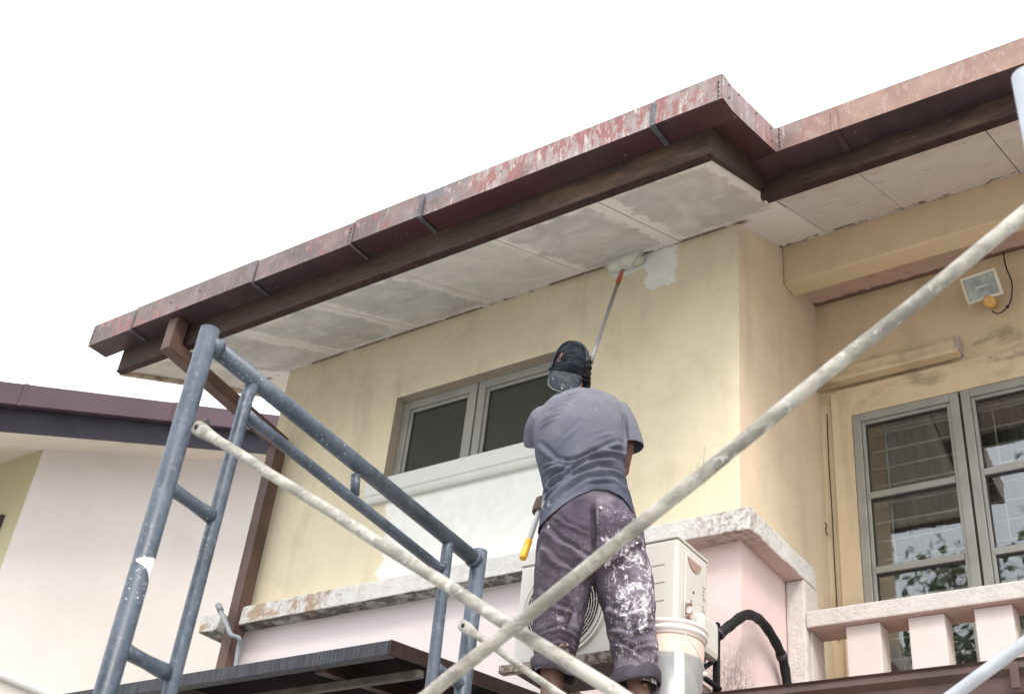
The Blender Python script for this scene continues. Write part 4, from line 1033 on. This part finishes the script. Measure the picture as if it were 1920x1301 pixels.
fo([(1015, 950), (1060, 920), (1100, 895), (1150, 882)], .012, .014)
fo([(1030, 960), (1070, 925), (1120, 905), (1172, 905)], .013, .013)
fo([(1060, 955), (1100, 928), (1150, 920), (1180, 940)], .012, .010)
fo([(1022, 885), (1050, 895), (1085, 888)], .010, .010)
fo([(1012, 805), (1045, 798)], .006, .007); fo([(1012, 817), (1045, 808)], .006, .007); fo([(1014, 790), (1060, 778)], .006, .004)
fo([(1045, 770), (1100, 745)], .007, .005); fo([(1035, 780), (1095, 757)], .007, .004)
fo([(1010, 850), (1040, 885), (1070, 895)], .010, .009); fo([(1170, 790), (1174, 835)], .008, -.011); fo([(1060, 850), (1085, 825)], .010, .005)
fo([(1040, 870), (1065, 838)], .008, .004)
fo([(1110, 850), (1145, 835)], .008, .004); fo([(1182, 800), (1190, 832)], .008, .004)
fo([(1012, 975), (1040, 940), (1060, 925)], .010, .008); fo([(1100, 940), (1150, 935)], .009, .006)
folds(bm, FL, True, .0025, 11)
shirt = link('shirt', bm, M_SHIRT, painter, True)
md = shirt.modifiers.new('thick', 'SOLIDIFY'); md.thickness = .003; md.offset = -1
ss = shirt.modifiers.new('sm', 'SMOOTH'); ss.iterations = 2; ss.factor = .4
# --- trousers
bm = bmesh.new()
loft(bm, [S_(1022, 925, 1170, 915, .105, .01), S_(1016, 965, 1184, 955, .118, .0), S_(1012, 1000, 1196, 988, .128, 0), S_(1008, 1035, 1207, 1022, .130, 0), S_(1006, 1070, 1214, 1062, .125, 0), S_(1040, 1082, 1180, 1078, .09, 0)], 36, 2.3)
loft(bm, [S_(1008, 1010, 1105, 1005, .118, .01), S_(1003, 1060, 1112, 1065, .120, .01), S_(1000, 1105, 1107, 1105, .112, .02), S_(999, 1150, 1098, 1150, .104, .03), S_(1000, 1195, 1087, 1192, .092, .03), S_(1001, 1240, 1076, 1236, .080, .02), S_(1001, 1275, 1072, 1270, .074, .02)], 30, 2.3)
loft(bm, [S_(1100, 1000, 1202, 990, .118, .0), S_(1106, 1055, 1216, 1050, .122, 0), S_(1116, 1100, 1226, 1095, .116, 0), S_(1129, 1145, 1229, 1140, .106, 0), S_(1139, 1185, 1230, 1182, .094, 0), S_(1147, 1225, 1233, 1222, .084, 0), S_(1151, 1262, 1236, 1260, .078, 0), S_(1152, 1300, 1234, 1298, .072, 0)], 30, 2.3)
bm = remesh(bm, .006, 4, .5)
for cx, lim_u in ((1262, -1), (1286, 1)):
    pc = Mp(1040 if lim_u < 0 else 1190, cx); mid = uz(1110, 1200)[0]
    sel = [v for v in bm.verts if (loc(v.co)[0]-mid)*lim_u > 0 and loc(v.co)[2] < uz(1100, 1150)[1]]; s2 = set(sel)
    fs = [f for f in bm.faces if all(v in s2 for v in f.verts)]; es = {e for f in fs for e in f.edges}
    bmesh.ops.bisect_plane(bm, geom=sel+list(es)+fs, plane_co=pc, plane_no=ZV)
    dl = [v for v in bm.verts if (loc(v.co)[0]-mid)*lim_u > 0 and v.co.z < pc.z-1e-5]; bmesh.ops.delete(bm, geom=dl, context='VERTS')
FL = []
fo([(1020, 1010), (1045, 1040), (1085, 1065), (1112, 1080)], .014, .012); fo([(1015, 1040), (1040, 1075), (1090, 1100)], .014, .010)
fo([(1110, 975), (1112, 1020), (1112, 1075)], .010, -.014); fo([(1190, 1015), (1160, 1045), (1120, 1070)], .014, .011)
fo([(1200, 1035), (1165, 1065), (1125, 1090)], .014, .009); fo([(1060, 1110), (1070, 1150), (1060, 1180)], .012, .010)
fo([(1010, 1120), (1035, 1150), (1075, 1165)], .012, .008); fo([(1015, 1200), (1050, 1190), (1085, 1200)], .010, .008); fo([(1010, 1225), (1050, 1215), (1080, 1222)], .010, .009)
fo([(1130, 1150), (1165, 1175), (1210, 1165)], .012, .008); fo([(1140, 1190), (1175, 1205), (1215, 1190)], .010, .009); fo([(1145, 1215), (1180, 1235), (1225, 1222)], .009, .010)
fo([(1148, 1240), (1165, 1225), (1200, 1250)], .008, .009); fo([(1205, 1090), (1215, 1140), (1210, 1180)], .010, .008); fo([(1155, 985), (1190, 1000)], .010, .006)
fo([(1040, 990), (1060, 1010), (1100, 1030)], .010, .006)
folds(bm, [(a_, b_, w_*.85, h_*1.35) for a_, b_, w_, h_ in FL], True, .007, 12)
trs = link('trousers', bm, M_TROU, painter, True); md = trs.modifiers.new('thick', 'SOLIDIFY'); md.thickness = .003; md.offset = -1
ss = trs.modifiers.new('sm', 'SMOOTH'); ss.iterations = 2; ss.factor = .4
def cuff(px, py0, py1, hw, hd, d0):
    bm = bmesh.new(); seg = 48; rings = []
    c0, c1 = Mp(px, py0, d0), Mp(px, py1, d0)
    prof = [(0, .96), (.15, 1.04), (.5, 1.07), (.85, 1.05), (1, .99), (1.0, .93), (.5, .90)]
    for t, k in prof:
        r = []
        for j in range(seg):
            a = 2*PI*j/seg; n_ = 1+.12*noise.noise(V((math.cos(a)*1.5, math.sin(a)*1.5, t*2+px)))
            p = c0.lerp(c1, t)+UV_*math.cos(a)*hw*k*n_+NV*math.sin(a)*hd*k*n_; p.z += .012*noise.noise(V((math.cos(a)*1.2, math.sin(a)*1.2, px*.1)))+.012*math.cos(a)*(1 if px > 1100 else -1); r.append(bm.verts.new(p))
        rings.append(r)
    for A, B in zip(rings, rings[1:]):
        for j in range(seg): bm.faces.new((A[j], A[(j+1)%seg], B[(j+1)%seg], B[j]))
    o = link('cuff', bm, M_BELT, painter, True); o.modifiers.new('sub', 'SUBSURF').levels = 1
cuff(1193, 1256, 1284, .087, .082, 0); cuff(1038, 1243, 1266, .078, .077, .02)
bm = bmesh.new(); p = Mp(1126, 952, -.128); tube(bm, [p, p-NV*.004], .006, 12); link('button', bm, M_BRASS, painter)
# --- cap
cap = bpy.data.objects.new('cap', None); COL.objects.link(cap); cap.parent = painter; cap.matrix_parent_inverse = painter.matrix_world.inverted()
cap['label'] = 'faded black baseball cap worn back to front, paint flecked'
CC = head_c+e_up*.0; seg = 48; bm = bmesh.new(); rings = []; NR = 14
def cap_pt(phi, t, gr=1.0):
    """phi 0 = towards the viewer side, t 0..1 rim to crown"""
    th = t*PI/2; r_ = math.cos(th)**.72; up = math.sin(th)**.95
    x_ = math.sin(phi)*.085*r_; y_ = math.cos(phi)*.100*r_
    dip = -.036 if True else 0
    z_ = dip+.142*up
    q = CC+(e_u*x_+e_bk*y_)*gr+e_up*z_
    return q+(e_up*.0)
for i in range(NR+1):
    t = i/NR*.985; rings.append([bm.verts.new(cap_pt(2*PI*k/seg, t)+(cap_pt(2*PI*k/seg, t)-CC).normalized()*.0022*noise.noise(cap_pt(2*PI*k/seg, t)*28)) for k in range(seg)])
for i, (A, B) in enumerate(zip(rings, rings[1:])):
    for k in range(seg):
        f = bm.faces.new((A[k], A[(k+1)%seg], B[(k+1)%seg], B[k])); ph = 360*(k+.5)/seg; f.material_index = 0 if (ph < 52 or ph > 308) else 1
bm.faces.new(rings[-1]); crown = link('crown', bm, [M_CAP, M_BRIM], cap, True)
bm = bmesh.new()
for ph in (52, 308, 180, 116, 244): tube(bm, [cap_pt(math.radians(ph), i/14*.98, 1.0)+(cap_pt(math.radians(ph), i/14*.98)-CC).normalized()*.0012 for i in range(15)], .0018, 6)
link('seam', bm, M_CAP, cap)
bm = bmesh.new(); ell(bm, cap_pt(0, .99), .008, .008, .005, Rh); link('button', bm, M_BRIM, cap)
# brim: curved tongue hanging towards the nape
bm = bmesh.new(); nu, nv = 22, 9; grid = {}
bdir = (-e_up*.90+e_bk*.42).normalized()
for layer in (0, 1):
    for i in range(nu+1):
        ph = math.radians(-76+152*i/nu)
        base = cap_pt(ph, .03)+e_up*.004
        ln = .100*(max(0, math.cos(ph*1.12))**.42)
        for j in range(nv+1):
            t = j/nv; p = base+bdir*ln*t+e_bk*(.014*math.sin(t*PI*.6)) - e_u*math.sin(ph)*.006*t*1.0
            p += -e_bk*.018*(math.sin(ph)**2)*t
            if layer: p -= e_bk*.003
            grid[layer, i, j] = bm.verts.new(p)
for layer in (0, 1):
    for i in range(nu):
        for j in range(nv): bm.faces.new((grid[layer, i, j], grid[layer, i+1, j], grid[layer, i+1, j+1], grid[layer, i, j+1]))
rim = [(0, j) for j in range(nv+1)]+[(i, nv) for i in range(1, nu+1)]+[(nu, j) for j in range(nv-1, -1, -1)]
for a, b in zip(rim, rim[1:]): bm.faces.new((grid[0, *a], grid[0, *b], grid[1, *b], grid[1, *a]))
edge_pts = [grid[0, *a].co.copy() for a in rim]
link('brim', bm, M_BRIM, cap, True)
bm = bmesh.new(); tube(bm, edge_pts[3:-3], .0016, 6); tube(bm, [cap_pt(math.radians(a), .035, 1.02) for a in range(-78, 79, 6)], .0035, 6, mi=1); link('piping', bm, [M_PIPING, M_CAP], cap)
# emblem and two lines of small worn script on the front panel
bm = bmesh.new()
def on_cap(du, dv):      # du right, dv up, metres, around the panel centre
    ph = du*1.35/.092; t = .27+dv*1.35/.17
    p = cap_pt(ph, t); return p+(p-CC).normalized()*.0016
tube(bm, [on_cap(-.034+.006*math.cos(a)-.002*math.sin(2*a), .0+.011*math.sin(a)) for a in [i*.5 for i in range(11)]], .0017, 6)
tube(bm, [on_cap(-.030, -.010), on_cap(-.036, .004), on_cap(-.026, .012)], .0017, 6)
link('emblem', bm, M_CAPLOGO, cap)
bm = bmesh.new(); random.seed(3)
for row, (y0, x0, n_) in enumerate(((.006, -.020, 16), (-.002, -.022, 17), (-.008, -.006, 8))):
    pts = [on_cap(x0+i*.0024, y0+i*.0003+random.uniform(-.0018, .0024)) for i in range(n_)]
    for a in range(0, n_-2, 3 if row != 1 else 4): tube(bm, pts[a:a+3], .0007, 4)
link('lettering', bm, M_PIPING, cap)
# hair escaping on the right, rough beard and nape
bm = bmesh.new()
for k in range(90):
    a = random.random(); p = Mp(1095+random.random()*(13-4*a), 674+a*52, random.uniform(-.03, .05))
    bmesh.ops.create_icosphere(bm, subdivisions=1, radius=random.uniform(.006, .011), matrix=Matrix.Translation(p))
for k in range(14):
    p = Mp(1040+random.random()*60, 700+random.random()*24, .01); bmesh.ops.create_icosphere(bm, subdivisions=1, radius=.02, matrix=Matrix.Translation(p))
for k in range(10):
    p = Mp(1034+random.random()*6, 690+random.random()*26, .03); bmesh.ops.create_icosphere(bm, subdivisions=1, radius=.014, matrix=Matrix.Translation(p))
bm = remesh(bm, .0035, 1, .5)
for v in bm.verts: v.co += V((noise.noise(v.co*190), noise.noise(v.co*197+V((5,5,5))), noise.noise(v.co*201)))*.005
for k in range(40):
    p = Mp(1104+random.random()*6, 668+random.random()*16, .0); q = p+UV_*random.uniform(.004, .018)+ZV*random.uniform(-.014, .012); tube(bm, [p, q], [.0012, .0004], 3)
link('hair', bm, M_HAIR, painter, True)

# ================================================================= ROLLER
pr_ = thing('paint_roller', 'long-handled paint roller loaded with white paint, pressed under the eaves', 'paint roller', butt)
PL = (top-butt).length
bm = bmesh.new(); tube(bm, [butt+PD*.0, butt+PD*.004, butt+PD*.10, butt+PD*.104], [.011, .0145, .0145, .0135], 20); link('grip', bm, M_YEL, pr_)
bm = bmesh.new(); q = butt+PD*.02; cv = (CP-q).normalized(); tube(bm, [q+cv*.0142, q+cv*.0152], .005, 10); link('grip_hole', bm, M_HOLE, pr_)
tb('pole', M_POLE, pr_, [butt+PD*.1045, butt+PD*(PL*.50)], .0115, 18)
bm = bmesh.new(); tube(bm, [butt+PD*(PL*.50+.0005), butt+PD*(PL*.56)], .0138, 18); link('pole_lock', bm, M_BLACK, pr_)
tb('pole', M_POLED, pr_, [butt+PD*(PL*.5605), top-PD*.09], .0095, 16)
rc = W(1170, 490, 1, -.045); rz_dir = V((1, 0, 0))
ra, rb = W(1143, 496, 1, -.045), W(1203, 483, 1, -.045)
ra = V((ra.x, -.045, rc.z-.006)); rb = V((rb.x, -.045, rc.z-.006))
sock = top+(-PD*.0895); mid = top
bm = bmesh.new(); tube(bm, [sock, sock+PD*.02, sock+PD*.05, top, W(1167, 507, 1, -.12)], [.0125, .0125, .013, .011, .009], 14); link('handle', bm, M_RED, pr_)
bm = bmesh.new(); h0 = W(1167, 507, 1, -.12); tube(bm, [h0, W(1180, 505, 1, -.11), V((rb.x+.012, -.09, rb.z-.02)), V((rb.x+.018, -.045, rb.z)), rb], .0035, 8); link('wire_frame', bm, M_STEEL, pr_)
bm = bmesh.new(); L = (rb-ra).length; pts = [ra+(rb-ra)*t for t in (0, .02, .06, .2, .35, .5, .65, .8, .94, .98, 1)]
rr_ = [.026, .036, .041, .0425, .042, .043, .0425, .042, .041, .036, .026]
tube(bm, curve_pts(pts, 3), [rr_[min(10, int(i/3))] for i in range(31)], 36)
for v in bm.verts: v.co += V((0, 1, 1))*noise.noise(v.co*70)*.003+V((0, noise.noise(v.co*25)*.003, noise.noise(v.co*25+V((9,0,0)))*.003))
link('sleeve', bm, M_ROLLER, pr_, True)

# ================================================================= BUCKET, PLANK
bc = Mp(1259, 1182, .13); BR = .128
bu = thing('bucket', 'white plastic paint bucket with wire handle standing by the painter\'s right leg', 'bucket', (bc.x, bc.y, 2.71))
bm = bmesh.new()
z0, z1 = 2.712, bc.z+.0
tube(bm, [V((bc.x, bc.y, z)) for z in (z0, z0+.006, z1-.055)], [BR*.80, BR*.83, BR*.955], 64); link('shell', bm, M_BUCKS, bu)
bm = bmesh.new()
zz = [(z1-.0545, .958), (z1-.052, .99), (z1-.040, .99), (z1-.038, 1.035), (z1-.026, 1.04), (z1-.024, 1.0), (z1-.016, 1.0), (z1-.015, 1.045), (z1-.003, 1.045), (z1, 1.02), (z1-.001, .97), (z1-.05, .93)]
tube(bm, [V((bc.x, bc.y, z)) for z, k in zz], [BR*k for z, k in zz], 64, cap=False); link('rim', bm, M_BUCK, bu)
bm = bmesh.new(); tube(bm, [V((bc.x, bc.y, z1-.075)), V((bc.x, bc.y, z1-.074))], BR*.90, 48); link('paint_surface', bm, M_SPLAT, bu)
hnd = []
for i in range(19):
    t = i/18; a = PI*t; ux_ = (CP-bc); ux_.z = 0; ux_.normalize(); sx_ = V((-ux_.y, ux_.x, 0))
    hnd.append(V((bc.x, bc.y, z1-.035))+sx_*math.cos(a)*BR*1.06+ux_*math.sin(a)*BR*1.06*.999-ZV*math.sin(a)*.15+ux_*.004)
hnd = []
pA, pB = Mp(1281, 1184, -.02), Mp(1322, 1260, .03)
tb('wire_handle', M_STEEL, bu, curve_pts([pA, Mp(1293, 1199, -.02), Mp(1307, 1220, -.01), Mp(1316, 1242, .01), pB], 6), .0022, 8)
bm = bmesh.new(); ell(bm, pB-ZV*.006, .009, .009, .009); link('handle_lug', bm, M_BUCK, bu)
pl_ = thing('scaffold_plank', 'timber scaffold planks the painter stands on, just below the picture', 'plank', (-2.1, -1.0, 2.66))
for y0 in (-1.12, -.895):
    bx('board', M_PLANK, pl_, -3.1, -1.2, y0, y0+.22, 2.668, 2.71, .004)
for xx in (-3.0, -1.4):
    for yy in (-1.05, -.74): tb('leg', M_SCAF, pl_, [(xx, yy, 0), (xx, yy, 2.667)], .02, 12)
    tb('crossbar', M_SCAF, pl_, [(xx, -1.05, 2.64), (xx, -.74, 2.64)], .018, 12)

# ================================================================= TREES BEHIND THE VIEWER, SEEN IN THE WINDOW GLASS
def tree(x, y, h, r, seed, label):
    random.seed(seed); t = thing('tree', label, 'tree', (x, y, 0), 'trees across the street')
    bm = bmesh.new(); base = V((x, y, 0)); tube(bm, curve_pts([base, base+V((.1, .1, h*.3)), base+V((-.1, .2, h*.6)), base+V((.1, 0, h*.9))], 4), [.22*(1-i/13*.85) for i in range(13)], 10)
    tips = []
    for k in range(9):
        a = k*2.4; z = h*(.38+.055*k); p = base+V((0, 0, z)); q = p+V((math.cos(a)*r*.8, math.sin(a)*r*.8, h*.13)); tube(bm, [p, p.lerp(q, .5)+V((0,0,.15)), q], [.08, .05, .02], 6); tips += [q, p.lerp(q, .6)]
    link('trunk', bm, M_BARK, t)
    bm = bmesh.new(); tips.append(base+V((0, 0, h)))
    for q in tips:
        for c_ in range(7):
            cc = q+V((random.gauss(0, r*.25), random.gauss(0, r*.25), random.gauss(0, r*.2)))
            for l in range(34):
                p = cc+V((random.gauss(0, .26), random.gauss(0, .26), random.gauss(0, .2))); a = V((random.uniform(-1,1), random.uniform(-1,1), random.uniform(-1,.3))).normalized(); b = a.cross(V((random.random(), random.random(), 1))).normalized()
                s_ = random.uniform(.09, .15); vs_ = [bm.verts.new(p+a*s_*i+b*s_*.38*j) for i, j in ((-1,0),(0,-1),(1,0),(0,1))]; bm.faces.new(vs_)
    link('crown', bm, M_LEAF, t)
tree(-5.1, -11.5, 9.6, 1.5, 11, 'leafy tree across the street, mirrored in the left balcony pane')
tree(-3.1, -12.5, 11.6, 1.6, 12, 'taller leafy tree across the street, mirrored in the right balcony pane')
